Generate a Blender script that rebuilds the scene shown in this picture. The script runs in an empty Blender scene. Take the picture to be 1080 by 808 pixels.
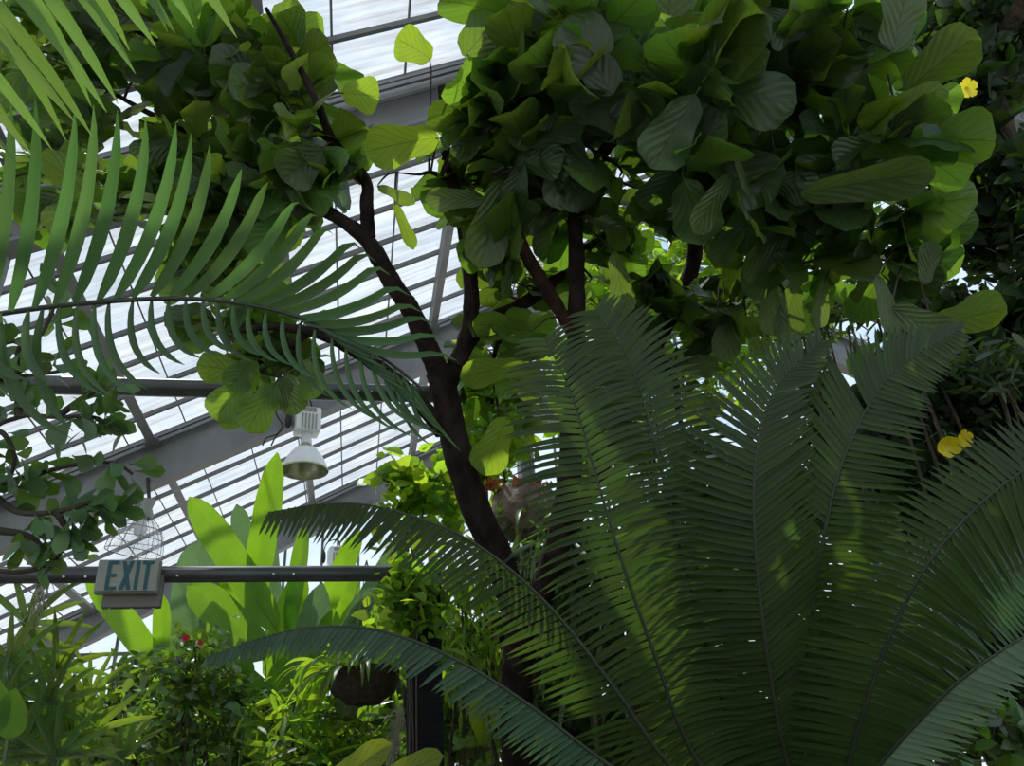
import bpy, math, random
import numpy as np
random.seed(7); RNG = np.random.default_rng(7)
C = bpy.context.scene.collection
PI = math.pi
V = lambda *a: np.array(a, float)
def nrm(v):
    v = np.asarray(v, float); return v / max(np.linalg.norm(v), 1e-9)

# ------------------------------------------------------------------ camera frame
F = 850.0
R_ = nrm([-170, -476, F]); T_ = V(4597, -124, 850); T_ = nrm(T_ - R_ * (T_ @ R_) ) ; U_ = np.cross(R_, T_)
if U_[1] < 0: U_ = -U_
M = np.array([T_, R_, U_])
CAM = V(0, 0, 1.7)
def D(px, py, d):                       # a point seen at px, py at distance d along the view axis
    return CAM + M @ V(px - 540, 404 - py, F) * (d / F)
def DY(px, py, Y):                      # the same at depth Y down the glasshouse
    r = M @ V(px - 540, 404 - py, F); return CAM + r * (Y / r[1])
def camv(x, y, z): return nrm(M @ V(x, y, -z))   # x right, y up, z towards the viewer
UP = V(0, 0, 1)

# ------------------------------------------------------------------ mesh builder
class MB:
    def __init__(s): s.v = []; s.f = []; s.uv = []; s.m = []; s.n = 0
    def grid(s, P, uv=None, mat=0, closed=False):
        a, b = P.shape[:2]; o = s.n
        s.v.append(P.reshape(-1, 3)); s.n += a * b
        i = np.arange(a - 1)[:, None]; j = np.arange(b if closed else b - 1)[None, :]
        j2 = (j + 1) % b
        q = np.stack([i * b + j, i * b + j2, (i + 1) * b + j2, (i + 1) * b + j], -1).reshape(-1, 4)
        s.f.extend((q + o).tolist())
        if uv is None: uvq = np.zeros((len(q), 4, 2))
        else: uvq = uv.reshape(-1, 2)[q]
        s.uv.append(uvq.reshape(-1, 2)); s.m.extend([mat] * len(q))
    def poly(s, pts, mat=0, faces=None):
        pts = np.array(pts, float); o = s.n; s.v.append(pts); s.n += len(pts)
        for f in (faces or [list(range(len(pts)))]):
            s.f.append([k + o for k in f]); s.uv.append(np.zeros((len(f), 2))); s.m.append(mat)
    def box(s, c, size, ax=None, mat=0, bev=0.0):
        ax = np.eye(3) if ax is None else np.array(ax, float)
        h = np.array(size) / 2; c = np.array(c, float)
        if bev <= 0:
            p = [c + ax.T @ (h * V(x, y, z)) for x in (-1, 1) for y in (-1, 1) for z in (-1, 1)]
            s.poly(p, mat, [[0, 1, 3, 2], [4, 6, 7, 5], [0, 4, 5, 1], [2, 3, 7, 6], [0, 2, 6, 4], [1, 5, 7, 3]])
            return
        # rounded in the x/z outline, small chamfer front and back
        out = []
        for k, (dy, ins) in enumerate(((-1, bev), (-1 + 2 * bev / size[1], 0), (1 - 2 * bev / size[1], 0), (1, bev))):
            ring = []
            for sx, sz, a0 in ((1, 1, 0), (-1, 1, 90), (-1, -1, 180), (1, -1, 270)):
                for t in (0, 45, 90):
                    a = math.radians(a0 + t); r = bev
                    ring.append(c + ax.T @ V(sx * (h[0] - bev - ins * .5) + r * math.cos(a), dy * h[1], sz * (h[2] - bev - ins * .5) + r * math.sin(a)))
            out.append(ring)
        P = np.array(out); s.grid(P, mat=mat, closed=True)
        s.poly(P[0], mat); s.poly(P[-1][::-1], mat)
    def build(s, name, mats, parent=None, smooth=True, loc=None):
        me = bpy.data.meshes.new(name)
        v = np.concatenate(s.v) if s.v else np.zeros((0, 3))
        if parent is not None: v = v - np.array(parent_loc(parent))
        elif loc is not None: v = v - np.array(loc)
        me.from_pydata(v.tolist(), [], s.f)
        uvl = me.uv_layers.new(name='UVMap')
        uvl.data.foreach_set('uv', np.concatenate(s.uv).astype(np.float32).ravel())
        for m in (mats if isinstance(mats, (list, tuple)) else [mats]): me.materials.append(m)
        me.polygons.foreach_set('material_index', s.m)
        if smooth: me.polygons.foreach_set('use_smooth', [True] * len(s.f))
        me.update()
        o = bpy.data.objects.new(name, me); C.objects.link(o)
        if parent is not None: o.parent = parent
        elif loc is not None: o.location = loc
        return o
def parent_loc(o):
    l = np.array(o.location)
    while o.parent is not None:
        o = o.parent; l = l + np.array(o.location)
    return l
def tag(o, label=None, cat=None, group=None, kind=None):
    if label: o['label'] = label
    if cat: o['category'] = cat
    if group: o['group'] = group
    if kind: o['kind'] = kind
    return o
def thing(name, label, cat, loc, group=None):
    o = bpy.data.objects.new(name, None); C.objects.link(o); o.location = [float(x) for x in loc]
    o.empty_display_size = .1
    return tag(o, label, cat, group)

def catmull(pts, n):
    pts = np.array(pts, float); k = len(pts)
    if k == 2: return pts[0] + (pts[1] - pts[0]) * np.linspace(0, 1, n)[:, None]
    P = np.vstack([2 * pts[0] - pts[1], pts, 2 * pts[-1] - pts[-2]])
    seg = np.linalg.norm(np.diff(pts, axis=0), axis=1); cum = np.concatenate([[0], np.cumsum(seg)]); cum /= cum[-1]
    out = []
    for t in np.linspace(0, 1, n):
        i = min(int(np.searchsorted(cum, t, 'right')) - 1, k - 2); i = max(i, 0)
        u = (t - cum[i]) / max(cum[i + 1] - cum[i], 1e-9)
        a, b, c, d = P[i], P[i + 1], P[i + 2], P[i + 3]
        out.append(.5 * (2 * b + (c - a) * u + (2 * a - 5 * b + 4 * c - d) * u * u + (-a + 3 * b - 3 * c + d) * u ** 3))
    return np.array(out)
def frames(P):
    T = np.gradient(P, axis=0); T /= np.linalg.norm(T, axis=1)[:, None] + 1e-12
    n = np.cross(T[0], V(.3, .2, .9)); n = nrm(n); N = []
    for t in T:
        n = nrm(n - t * (n @ t)); N.append(n)
    N = np.array(N); return T, N, np.cross(T, N)
def tube(mb, pts, radii, seg=8, n=None, rough=0.0, mat=0, cap=True):
    n = n or max(len(pts), 2)
    P = catmull(pts, n); r = np.interp(np.linspace(0, 1, n), np.linspace(0, 1, len(radii)), radii)
    T, N, B = frames(P)
    a = np.linspace(0, 2 * PI, seg, endpoint=False)
    rr = r[:, None] * np.ones(seg)[None, :]
    if rough:
        ph = RNG.uniform(0, 6, 3); i = np.arange(n)[:, None]
        rr = rr * (1 + rough * (RNG.normal(0, .35, (n, seg)) + .5 * np.sin(3 * a[None, :] + ph[0] + i * .35) + .45 * np.sin(i * .8 + ph[1])))
    G = P[:, None, :] + (np.cos(a)[None, :, None] * N[:, None, :] + np.sin(a)[None, :, None] * B[:, None, :]) * rr[:, :, None]
    uv = np.stack(np.broadcast_arrays(np.linspace(0, 1, seg)[None, :], np.linspace(0, n, n)[:, None] * .1), -1)
    mb.grid(G, uv, mat, closed=True)
    if cap: mb.poly(G[0][::-1], mat); mb.poly(G[-1], mat)
    return P
def lathe(mb, base, axis, prof, seg=24, mat=0):      # prof: (r, h) pairs
    axis = nrm(axis); x = nrm(np.cross(axis, V(.2, 1, .1))); y = np.cross(axis, x)
    a = np.linspace(0, 2 * PI, seg, endpoint=False)
    G = np.array([[base + axis * h + (x * math.cos(t) + y * math.sin(t)) * r for t in a] for r, h in prof])
    mb.grid(G, None, mat, closed=True)

# ------------------------------------------------------------------ leaf templates
def w_fig(t):   return np.interp(t, [0, .05, .16, .34, .5, .66, .82, .93, 1], [.1, .46, .62, .66, .82, .98, .96, .68, .14])
def w_ovate(t): return np.clip(np.sin(PI * np.clip(t, 0, 1) ** .75), 0, 1) ** .8 + .01
def w_obov(t):  return np.interp(t, [0, .2, .5, .75, .9, 1], [.06, .3, .78, 1, .78, .12])
def w_strap(t): return np.interp(t, [0, .1, .5, .8, 1], [.5, .8, 1, .75, .03])
def w_paddle(t): return np.interp(t, [0, .05, .18, .45, .75, .9, .97, 1], [.1, .6, .92, 1, .98, .74, .4, .06])
def w_heart(t): return np.interp(t, [0, .04, .15, .35, .6, .85, 1], [.3, .8, 1, .98, .75, .33, .03])
def w_blade(t): return np.interp(t, [0, .08, .4, .8, 1], [.35, .75, 1, .62, .03])
def w_cyc(t):   return np.interp(t, [0, .1, .5, .85, 1], [.75, 1, .9, .5, .04])
def leaf(mb, base, d, nor, L, W, prof=w_ovate, droop=.5, fold=.15, ns=5, nw=2, wave=0.0, mat=0, petiole=0, grav=True, twist=0.0):
    d = nrm(d); nor = nor - d * (nor @ d)
    if np.linalg.norm(nor) < 1e-3: nor = np.cross(d, V(1, .1, .2))
    nor = nrm(nor); t = np.linspace(0, 1, ns + 1)
    if petiole:
        p2 = base + d * petiole
        q = np.cross(d, nor)
        mb.grid(np.array([[base - q * .003, base + q * .003], [p2 - q * .003, p2 + q * .003]]), None, mat)
        base = p2
    bend = -V(0, 0, 1) if grav else -nor
    P = [np.array(base, float)]; dd = d.copy(); Ns = []; Ds = []
    nn = nor.copy()
    for k in range(ns + 1):
        dd2 = nrm(dd + bend * droop * (k / ns) / ns * 1.6)
        nn = nrm(nn - dd2 * (nn @ dd2)); dd = dd2; Ns.append(nn); Ds.append(dd)
        if k < ns: P.append(P[-1] + dd * (L / ns))
    P = np.array(P); Ns = np.array(Ns); Ds = np.array(Ds); S = np.cross(Ds, Ns)
    if twist:
        a = twist * t; S, Ns = S * np.cos(a)[:, None] + Ns * np.sin(a)[:, None], Ns * np.cos(a)[:, None] - S * np.sin(a)[:, None]
    s = np.linspace(-1, 1, nw * 2 + 1)
    w = prof(t) * W / 2
    G = P[:, None, :] + S[:, None, :] * (s[None, :] * w[:, None])[:, :, None]
    off = fold * np.abs(s)[None, :] * w[:, None]
    if wave:
        ph = RNG.uniform(0, 6, 2)
        off = off + wave * W * (np.sin(t * 13 + ph[0])[:, None] * (np.abs(s) ** 2 * np.sign(s))[None, :] + .6 * np.sin(t * 9 + ph[1])[:, None] * (np.abs(s) ** 2)[None, :])
    G = G + Ns[:, None, :] * off[:, :, None]
    uv = np.stack(np.broadcast_arrays((s * .5 + .5)[None, :], t[:, None]), -1)
    mb.grid(G, uv, mat)
    return P[-1]
def rdir(k=1.0): return nrm(RNG.normal(0, 1, 3) * V(1, 1, k))

# ------------------------------------------------------------------ materials
def newmat(name):
    m = bpy.data.materials.new(name); m.use_nodes = True; nt = m.node_tree; nt.nodes.clear()
    return m, nt, nt.nodes, nt.links
def leafmat(name, col, tcol, rough=.4, tf=.42, var=.3, hue=.03, veins=None, spec=.5, vstr=.45, nscale=6):
    m, nt, N, L = newmat(name)
    out = N.new('ShaderNodeOutputMaterial'); mix = N.new('ShaderNodeMixShader'); mix.inputs[0].default_value = tf
    p = N.new('ShaderNodeBsdfPrincipled'); tr = N.new('ShaderNodeBsdfTranslucent')
    p.inputs['Roughness'].default_value = rough; p.inputs['Specular IOR Level'].default_value = spec
    g = N.new('ShaderNodeNewGeometry')
    mr = N.new('ShaderNodeMapRange'); mr.inputs[3].default_value = 1 - var; mr.inputs[4].default_value = 1 + var
    L.new(g.outputs['Random Per Island'], mr.inputs[0])
    mh = N.new('ShaderNodeMath'); mh.operation = 'MULTIPLY'; mh.inputs[1].default_value = 7.13
    mf = N.new('ShaderNodeMath'); mf.operation = 'FRACT'
    L.new(g.outputs['Random Per Island'], mh.inputs[0]); L.new(mh.outputs[0], mf.inputs[0])
    hr = N.new('ShaderNodeMapRange'); hr.inputs[3].default_value = .5 - hue; hr.inputs[4].default_value = .5 + hue
    L.new(mf.outputs[0], hr.inputs[0])
    val = mr.outputs[0]
    tc = N.new('ShaderNodeTexCoord'); nz = N.new('ShaderNodeTexNoise'); nz.inputs['Scale'].default_value = nscale; nz.inputs['Detail'].default_value = 3
    L.new(tc.outputs['Object'], nz.inputs['Vector'])
    nr = N.new('ShaderNodeMapRange'); nr.inputs[3].default_value = .75; nr.inputs[4].default_value = 1.25; L.new(nz.outputs['Fac'], nr.inputs[0])
    mm = N.new('ShaderNodeMath'); mm.operation = 'MULTIPLY'; L.new(val, mm.inputs[0]); L.new(nr.outputs[0], mm.inputs[1]); val = mm.outputs[0]
    if veins:
        sep = N.new('ShaderNodeSeparateXYZ'); uv = N.new('ShaderNodeUVMap'); L.new(uv.outputs[0], sep.inputs[0])
        def mth(op, a, b=None, c=None):
            n = N.new('ShaderNodeMath'); n.operation = op
            for i, x in enumerate((a, b, c)):
                if x is None: continue
                if isinstance(x, (int, float)): n.inputs[i].default_value = x
                else: L.new(x, n.inputs[i])
            return n.outputs[0]
        au = mth('ABSOLUTE', mth('SUBTRACT', sep.outputs[0], .5))            # 0..0.5
        mid = mth('LESS_THAN', au, veins[2])
        ph = mth('FRACT', mth('MULTIPLY', mth('SUBTRACT', sep.outputs[1], mth('MULTIPLY', au, veins[1])), veins[0]))
        lat = mth('LESS_THAN', ph, .07)
        vn = mth('MAXIMUM', mid, lat)
        val = mth('MULTIPLY', val, mth('SUBTRACT', 1.0, mth('MULTIPLY', vn, vstr)))
        bp = N.new('ShaderNodeBump'); bp.inputs['Strength'].default_value = .8; bp.inputs['Distance'].default_value = .006
        tri = mth('ABSOLUTE', mth('SUBTRACT', ph, .5)); L.new(tri, bp.inputs['Height']); L.new(bp.outputs[0], p.inputs['Normal'])
    for c, sh, sock in ((col, p, 'Base Color'), (tcol, tr, 'Color')):
        h = N.new('ShaderNodeHueSaturation'); h.inputs['Color'].default_value = (*c, 1)
        L.new(val, h.inputs['Value']); L.new(hr.outputs[0], h.inputs['Hue']); L.new(h.outputs[0], sh.inputs[sock])
    L.new(p.outputs[0], mix.inputs[1]); L.new(tr.outputs[0], mix.inputs[2]); L.new(mix.outputs[0], out.inputs[0])
    return m
def mat(name, col, col2=None, rough=.6, metal=0, scale=8, bump=0, bscale=30, stretch=(1, 1, 1), spec=.5):
    m, nt, N, L = newmat(name)
    out = N.new('ShaderNodeOutputMaterial'); p = N.new('ShaderNodeBsdfPrincipled')
    p.inputs['Roughness'].default_value = rough; p.inputs['Metallic'].default_value = metal; p.inputs['Base Color'].default_value = (*col, 1)
    p.inputs['Specular IOR Level'].default_value = spec
    tc = N.new('ShaderNodeTexCoord'); mp = N.new('ShaderNodeMapping'); mp.inputs['Scale'].default_value = stretch; L.new(tc.outputs['Object'], mp.inputs[0])
    if col2:
        nz = N.new('ShaderNodeTexNoise'); nz.inputs['Scale'].default_value = scale; nz.inputs['Detail'].default_value = 6; L.new(mp.outputs[0], nz.inputs[0])
        cr = N.new('ShaderNodeValToRGB'); cr.color_ramp.elements[0].position = .35; cr.color_ramp.elements[1].position = .65
        cr.color_ramp.elements[0].color = (*col, 1); cr.color_ramp.elements[1].color = (*col2, 1)
        L.new(nz.outputs['Fac'], cr.inputs[0]); L.new(cr.outputs[0], p.inputs['Base Color'])
    if bump:
        nb = N.new('ShaderNodeTexNoise'); nb.inputs['Scale'].default_value = bscale; nb.inputs['Detail'].default_value = 6; L.new(mp.outputs[0], nb.inputs[0])
        b = N.new('ShaderNodeBump'); b.inputs['Strength'].default_value = bump; b.inputs['Distance'].default_value = .02
        L.new(nb.outputs['Fac'], b.inputs['Height']); L.new(b.outputs[0], p.inputs['Normal'])
    L.new(p.outputs[0], out.inputs[0]); return m
def glassmat(name, white, tint=(1, 1, 1), streak=True):   # greenhouse glass with whitewash and grime
    m, nt, N, L = newmat(name)
    out = N.new('ShaderNodeOutputMaterial'); tp = N.new('ShaderNodeBsdfTransparent'); tp.inputs[0].default_value = (*tint, 1)
    tr = N.new('ShaderNodeBsdfTranslucent'); gl = N.new('ShaderNodeBsdfGlossy'); gl.inputs['Roughness'].default_value = .08
    m1 = N.new('ShaderNodeMixShader'); m2 = N.new('ShaderNodeMixShader'); m2.inputs[0].default_value = .04
    tc = N.new('ShaderNodeTexCoord'); mp = N.new('ShaderNodeMapping'); mp.inputs['Scale'].default_value = (.5, 9, .5); L.new(tc.outputs['Object'], mp.inputs[0])
    nz = N.new('ShaderNodeTexNoise'); nz.inputs['Scale'].default_value = 1.5; nz.inputs['Detail'].default_value = 8; nz.inputs['Roughness'].default_value = .7; L.new(mp.outputs[0], nz.inputs[0])
    cr = N.new('ShaderNodeValToRGB'); cr.color_ramp.elements[0].position = .3; cr.color_ramp.elements[1].position = .55
    cr.color_ramp.elements[0].color = (*[a * b for a, b in zip((.50, .42, .34), tint)], 1); cr.color_ramp.elements[1].color = (*[.80 * a for a in tint], 1)
    L.new(nz.outputs['Fac'], cr.inputs[0]); L.new(cr.outputs[0], tr.inputs[0])
    nz2 = N.new('ShaderNodeTexNoise'); nz2.inputs['Scale'].default_value = 1.2; nz2.inputs['Detail'].default_value = 5; L.new(tc.outputs['Object'], nz2.inputs[0])
    mr = N.new('ShaderNodeMapRange'); mr.inputs[1].default_value = .3; mr.inputs[2].default_value = .7
    mr.inputs[3].default_value = max(white - .12, 0); mr.inputs[4].default_value = white + .08; L.new(nz2.outputs['Fac'], mr.inputs[0]); L.new(mr.outputs[0], m1.inputs[0])
    L.new(tp.outputs[0], m1.inputs[1]); L.new(tr.outputs[0], m1.inputs[2])
    L.new(m1.outputs[0], m2.inputs[1]); L.new(gl.outputs[0], m2.inputs[2]); L.new(m2.outputs[0], out.inputs[0])
    return m

FIG = leafmat('fig_leaf', (.046, .088, .034), (.26, .44, .03), .34, .42, .55, .02, veins=(6, .9, .014), vstr=.35)
FIGLIT = leafmat('backlit_fig_leaf', (.07, .15, .035), (.40, .62, .03), .38, .52, .2, .015, veins=(6, .9, .014), vstr=.35)  # same fig leaf, with the backlit glow put into its colours
CYC = leafmat('cycad_leaf', (.026, .050, .012), (.14, .26, .02), .5, .32, .2, .012, veins=None, nscale=2, spec=.35)
CYCB = leafmat('cycad_leaf_blue', (.035, .08, .042), (.12, .30, .03), .42, .25, .2, .012)
CYCP = leafmat('sunlit_cycad_leaf', (.17, .25, .155), (.2, .38, .08), .32, .2, .12, .01)  # lighter copy of the cycad leaf, sunlight painted into the colour
PALMB = leafmat('lit_palm_leaf', (.065, .14, .045), (.32, .52, .06), .42, .5, .2, .015, nscale=3)  # brighter copy of the palm leaf; backlight is in the colour
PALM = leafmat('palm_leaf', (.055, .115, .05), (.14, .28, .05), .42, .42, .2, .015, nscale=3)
PAD = leafmat('paddle_leaf', (.09, .21, .05), (.32, .62, .02), .38, .5, .12, .01, veins=(30, .25, .012), vstr=.10)
PADG = leafmat('paddle_leaf_grey', (.17, .26, .17), (.18, .34, .10), .35, .35, .15, .01, veins=(24, .25, .012), vstr=.15)
CLU = leafmat('thick_leaf', (.06, .13, .055), (.30, .5, .03), .35, .28, .35, .02)
BUSH = leafmat('bush_leaf', (.06, .12, .035), (.28, .46, .03), .26, .42, .6, .025, spec=.7)
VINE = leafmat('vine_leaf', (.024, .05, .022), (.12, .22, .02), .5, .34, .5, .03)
VINEL = leafmat('lime_vine_leaf', (.09, .18, .03), (.46, .70, .03), .4, .56, .45, .022)
STRAP = leafmat('strap_leaf', (.05, .085, .05), (.20, .32, .03), .34, .35, .45, .03)
FAN = leafmat('fan_leaf', (.045, .10, .028), (.38, .58, .03), .38, .42, .45, .02)
YEL = leafmat('yellow_green_leaf', (.16, .25, .02), (.62, .75, .03), .45, .55, .15, .01, veins=(7, .6, .02))
FERN = leafmat('fern_leaf', (.08, .2, .03), (.4, .6, .03), .45, .5, .3, .02)
BARK = mat('dark_bark', (.012, .008, .007), (.035, .022, .018), .9, 0, 14, .9, 40, (1, 1, .35), spec=.2)
BARKR = mat('red_brown_bark', (.022, .011, .009), (.055, .028, .02), .9, 0, 14, .9, 40, (1, 1, .35), spec=.2)
TWIG = mat('twig', (.03, .025, .015), (.07, .05, .03), .8)
GSTEM = mat('green_stem', (.07, .12, .035), (.11, .16, .05), .5)
RACH = mat('rachis', (.018, .028, .012), (.03, .04, .02), .5)
ALU = mat('grey_painted_steel', (.17, .175, .18), (.23, .235, .24), .55, .0, 2)
PIPE = mat('dark_pipe', (.05, .05, .052), (.085, .085, .085), .4, .1, 4)
BARM = mat('glazing_bar', (.12, .125, .13), (.17, .17, .17), .6, 0, 3)
WHITE = mat('white_enamel', (.72, .75, .76), (.82, .84, .85), .35, 0, 3)
CREAM = mat('cream_plastic', (.25, .255, .21), (.30, .305, .25), .5, 0, 3)
TAUPE = mat('taupe_box', (.15, .14, .12), (.18, .165, .14), .6)
TEAL = mat('teal_letter', (.012, .085, .10), None, .5)
BLACK = mat('black_rubber', (.01, .01, .01), None, .5)
POSTB = mat('black_wrapped_post', (.006, .006, .007), (.014, .014, .015), .75, 0, 6, .8, 60, (.2, .2, 6), spec=.2)
SOIL = mat('gravel_floor', (.12, .11, .09), (.2, .185, .155), .95, 0, 3, .8, 12)
PATH = mat('pale_gravel', (.45, .42, .36), (.6, .57, .5), .9, 0, 30, .4, 80)
ROCK = mat('ochre_rock', (.10, .055, .02), (.24, .15, .06), .9, 0, 9, 1, 25)
FIBRE = mat('coir_fibre', (.02, .013, .009), (.06, .04, .025), .95, 0, 30, 1, 60)
SHIELD = mat('papery_brown_frond', (.10, .065, .04), (.22, .16, .11), .8, 0, 12, .8, 25)
RUST = mat('orange_dead_leaf', (.30, .07, .015), (.45, .16, .04), .7, 0, 20)
MOSS = mat('dry_moss', (.34, .32, .26), (.5, .47, .38), .95, 0, 20)
BARKW = mat('fibrous_stump', (.03, .02, .013), (.075, .05, .03), .95, 0, 10, 1, 30, (1, 1, .3))
REFL = mat('reflector_inside', (.32, .36, .22), (.5, .52, .35), .25, .6, 8)
POTM = mat('pale_pot', (.22, .23, .17), (.30, .30, .24), .7)
PINK = leafmat('red_petal', (.45, .02, .03), (.8, .05, .06), .4, .4, .2, .01)
YPET = leafmat('yellow_petal', (.80, .68, .02), (.95, .85, .03), .45, .35, .08, .004)
YPET.node_tree.nodes  # plain
THRO = mat('orange_throat', (.75, .30, .02), None, .5)
GLASSL = glassmat('whitewashed_glass', .32, (.62, .645, .67))
GLASSC = glassmat('clear_old_glass', .08, (.84, .87, .89))
gm, nt, N, L = newmat('lamp_acrylic')
o_ = N.new('ShaderNodeOutputMaterial'); t_ = N.new('ShaderNodeBsdfTransparent'); g_ = N.new('ShaderNodeBsdfGlossy'); g_.inputs['Roughness'].default_value = .15
x_ = N.new('ShaderNodeMixShader'); x_.inputs[0].default_value = .22; L.new(t_.outputs[0], x_.inputs[1]); L.new(g_.outputs[0], x_.inputs[2]); L.new(x_.outputs[0], o_.inputs[0])
ACRY = gm

def structure(name, mb, m, smooth=False):
    o = mb.build(name, m, smooth=smooth); o['kind'] = 'structure'; return o

# ------------------------------------------------------------------ glasshouse
TH = math.radians(27.5); CT, ST, TT = math.cos(TH), math.sin(TH), math.tan(TH)
XR = 5.0; XL = -9.0; XE = 19.0; Y0 = -6.0; Y1 = 17.0; HP = 6.0
def zroof(x): return 1.7 + HP / CT + (x if x < XR else 2 * XR - x) * TT
NL = V(-ST, 0, CT); DL = V(CT, 0, ST); NR_ = V(ST, 0, CT); DR = V(CT, 0, -ST)
mb = MB(); mb.box(((XL + XE) / 2, (Y0 + Y1 + 8) / 2, -.05), (XE - XL + 8, Y1 - Y0 + 16, .1)); structure('floor', mb, SOIL)
RIDGE = V(XR, 0, zroof(XR))
ybars = 7.88 + .665 * np.arange(-20, 14)
# glazing bars as the roof lattice
mb = MB()
for y in ybars:
    a = V(XL, y, zroof(XL)); c = (a + V(XR, y, zroof(XR))) / 2 - NL * .05
    mb.box(c, ((XR - XL) / CT, .044, .06), (DL, V(0, 1, 0), NL))
    c = V((XR + XE) / 2, y, (zroof(XR) + zroof(XE)) / 2) - NR_ * .05
    mb.box(c, ((XE - XR) / CT, .05, .09), (DR, V(0, 1, 0), NR_))
for k in range(-12, 7):                                 # glass lap lines
    x = -.38 + .72 * k
    if XL < x < XR:
        c = V(x, (Y0 + Y1) / 2, zroof(x)) - NL * .01
        mb.box(c, (.018, Y1 - Y0, .02), (DL, V(0, 1, 0), NL))
tag(structure('ceiling', mb, BARM), 'sloping lattice of grey glazing bars')
wn = 1
def pane(name, corners, m):
    global wn
    mb = MB(); P = np.array(corners, float)
    n = nrm(np.cross(P[1] - P[0], P[3] - P[0])) * .006
    mb.poly([*P, *(P + n)], 0, [[0, 1, 2, 3], [7, 6, 5, 4], [0, 4, 5, 1], [1, 5, 6, 2], [2, 6, 7, 3], [3, 7, 4, 0]])
    o = structure('window_%d' % wn, mb, m); wn += 1; return o
FR = [Y0 + .0, .65, 5.95, 11.25, 16.6]
for a, b in zip(FR, FR[1:] + [Y1]):
    if b - a < .5: b = Y1
    pane('', [(XL, a, zroof(XL)), (XR, a, zroof(XR)), (XR, b, zroof(XR)), (XL, b, zroof(XL))], GLASSL)
    pane('', [(XR, a, zroof(XR)), (XE, a, zroof(XE)), (XE, b, zroof(XE)), (XR, b, zroof(XR))], GLASSC)
# walls: side and end, glazed above a low kerb
def gwall(name, A, B, ztop, zk=.9, sp=.6, zs=(2.2, 3.6, 5, 6.4, 7.8)):
    mb = MB(); A = V(*A, 0); B = V(*B, 0); d = nrm(B - A); n = np.cross(d, UP); Ln = np.linalg.norm(B - A)
    mb.box((A + B) / 2 + UP * zk / 2, (Ln, .2, zk), (d, n, UP))
    for k in range(int(Ln / sp) + 1):
        p = A + d * k * sp; zt = ztop(p[0])
        mb.box(p + UP * (zk + zt) / 2, (.05, .07, zt - zk), (d, n, UP))
    for z in zs:
        xs = [A + d * k * .3 for k in range(int(Ln / .3) + 1)]; xs = [p for p in xs if ztop(p[0]) > z]
        if len(xs) > 1: mb.box((xs[0] + xs[-1]) / 2 + UP * z, (np.linalg.norm(xs[-1] - xs[0]), .06, .06), (d, n, UP))
    return structure(name, mb, BARM)
gwall('wall_left', (XL, Y0), (XL, Y1), lambda x: zroof(XL) - .05, zs=(2.2,))
gwall('wall_right', (XE, Y1), (XE, Y0), lambda x: zroof(XE) - .05, zs=(2.2,))
gwall('wall_back', (XL, Y1), (XE, Y1), lambda x: zroof(x) - .12, sp=.75)
pane('', [(XL, Y0, .9), (XL, Y1, .9), (XL, Y1, zroof(XL)), (XL, Y0, zroof(XL))], GLASSC)
pane('', [(XE, Y0, .9), (XE, Y1, .9), (XE, Y1, zroof(XE)), (XE, Y0, zroof(XE))], GLASSC)
mb = MB()
mb.poly([(XL, Y1, .9), (XE, Y1, .9), (XE, Y1, zroof(XE)), (XR, Y1, zroof(XR)), (XL, Y1, zroof(XL))]); structure('window_%d' % wn, mb, GLASSC); wn += 1
tn = 1
def trim(mb, label, m=ALU):
    global tn
    o = structure('trim_%d' % tn, mb, m); tn += 1; o['label'] = label; return o
def rafter(y, dep):
    for A, B, N_, Dr in ((XL, XR, NL, DL), (XR, XE, NR_, DR)):
        mb = MB(); c = V((A + B) / 2, y, (zroof(A) + zroof(B)) / 2); Ln = (B - A) / CT
        mb.box(c - N_ * (.08 + dep / 2), (Ln, .03, dep), (Dr, V(0, 1, 0), N_))
        mb.box(c - N_ * .09, (Ln, .22, .03), (Dr, V(0, 1, 0), N_))
        mb.box(c - N_ * (.08 + dep), (Ln, .22, .035), (Dr, V(0, 1, 0), N_))
        mb.box(c - N_ * .16 - V(0, .1, 0), (Ln, .035, .05), (Dr, V(0, 1, 0), N_))
        if y < 8: tube(mb, [c - N_ * .30 - V(0, .12, 0) - Dr * Ln / 2, c - N_ * .30 - V(0, .12, 0) + Dr * Ln / 2], [.055, .055], 10)
        trim(mb, 'deep grey steel rafter under the sloping glass')
for y, dp in ((.65, .62), (5.95, .62), (11.25, .66), (16.6, .6)): rafter(y, dp)
for y in (.65, 5.95, 11.25, 16.6):
    mb = MB(); z = zroof(XR); P = [V(XR, y, z - .1), V(XR - 1.0, y, z - .1 - TT), V(XR - .8, y, z - 1.35), V(XR + .8, y, z - 1.35), V(XR + 1.0, y, z - .1 - TT)]
    Q = [p + V(0, .05, 0) for p in P] + [p - V(0, .05, 0) for p in P]
    mb.poly(Q, 0, [[0, 1, 2, 3, 4], [9, 8, 7, 6, 5]] + [[k, 5 + k, 5 + (k + 1) % 5, (k + 1) % 5] for k in range(5)]); trim(mb, 'steel gusset plate at the ridge')
for x in (-6.9, -5.0, -3.0, -1.05, 1.01, 3.0):
    for a, b in zip(FR[1:], FR[2:] + [Y1]):
        if b > Y1 - .5 and a > 16: continue
        mb = MB(); c = V(x, (a + b) / 2, zroof(x)) - NL * .16
        mb.box(c, (.12, b - a - .06, .10), (DL, V(0, 1, 0), NL))
        for yy in (a + .16, b - .16):
            mb.box(V(x, yy, zroof(x)) - NL * .20, (.2, .26, .03), (DL, V(0, 1, 0), NL))
            for q in (-.06, .06): lathe(mb, V(x, yy + q, zroof(x)) - NL * .245, NL, [(0, 0), (.02, 0), (.02, .03)], 6)
        trim(mb, 'grey purlin running between rafters')
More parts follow.
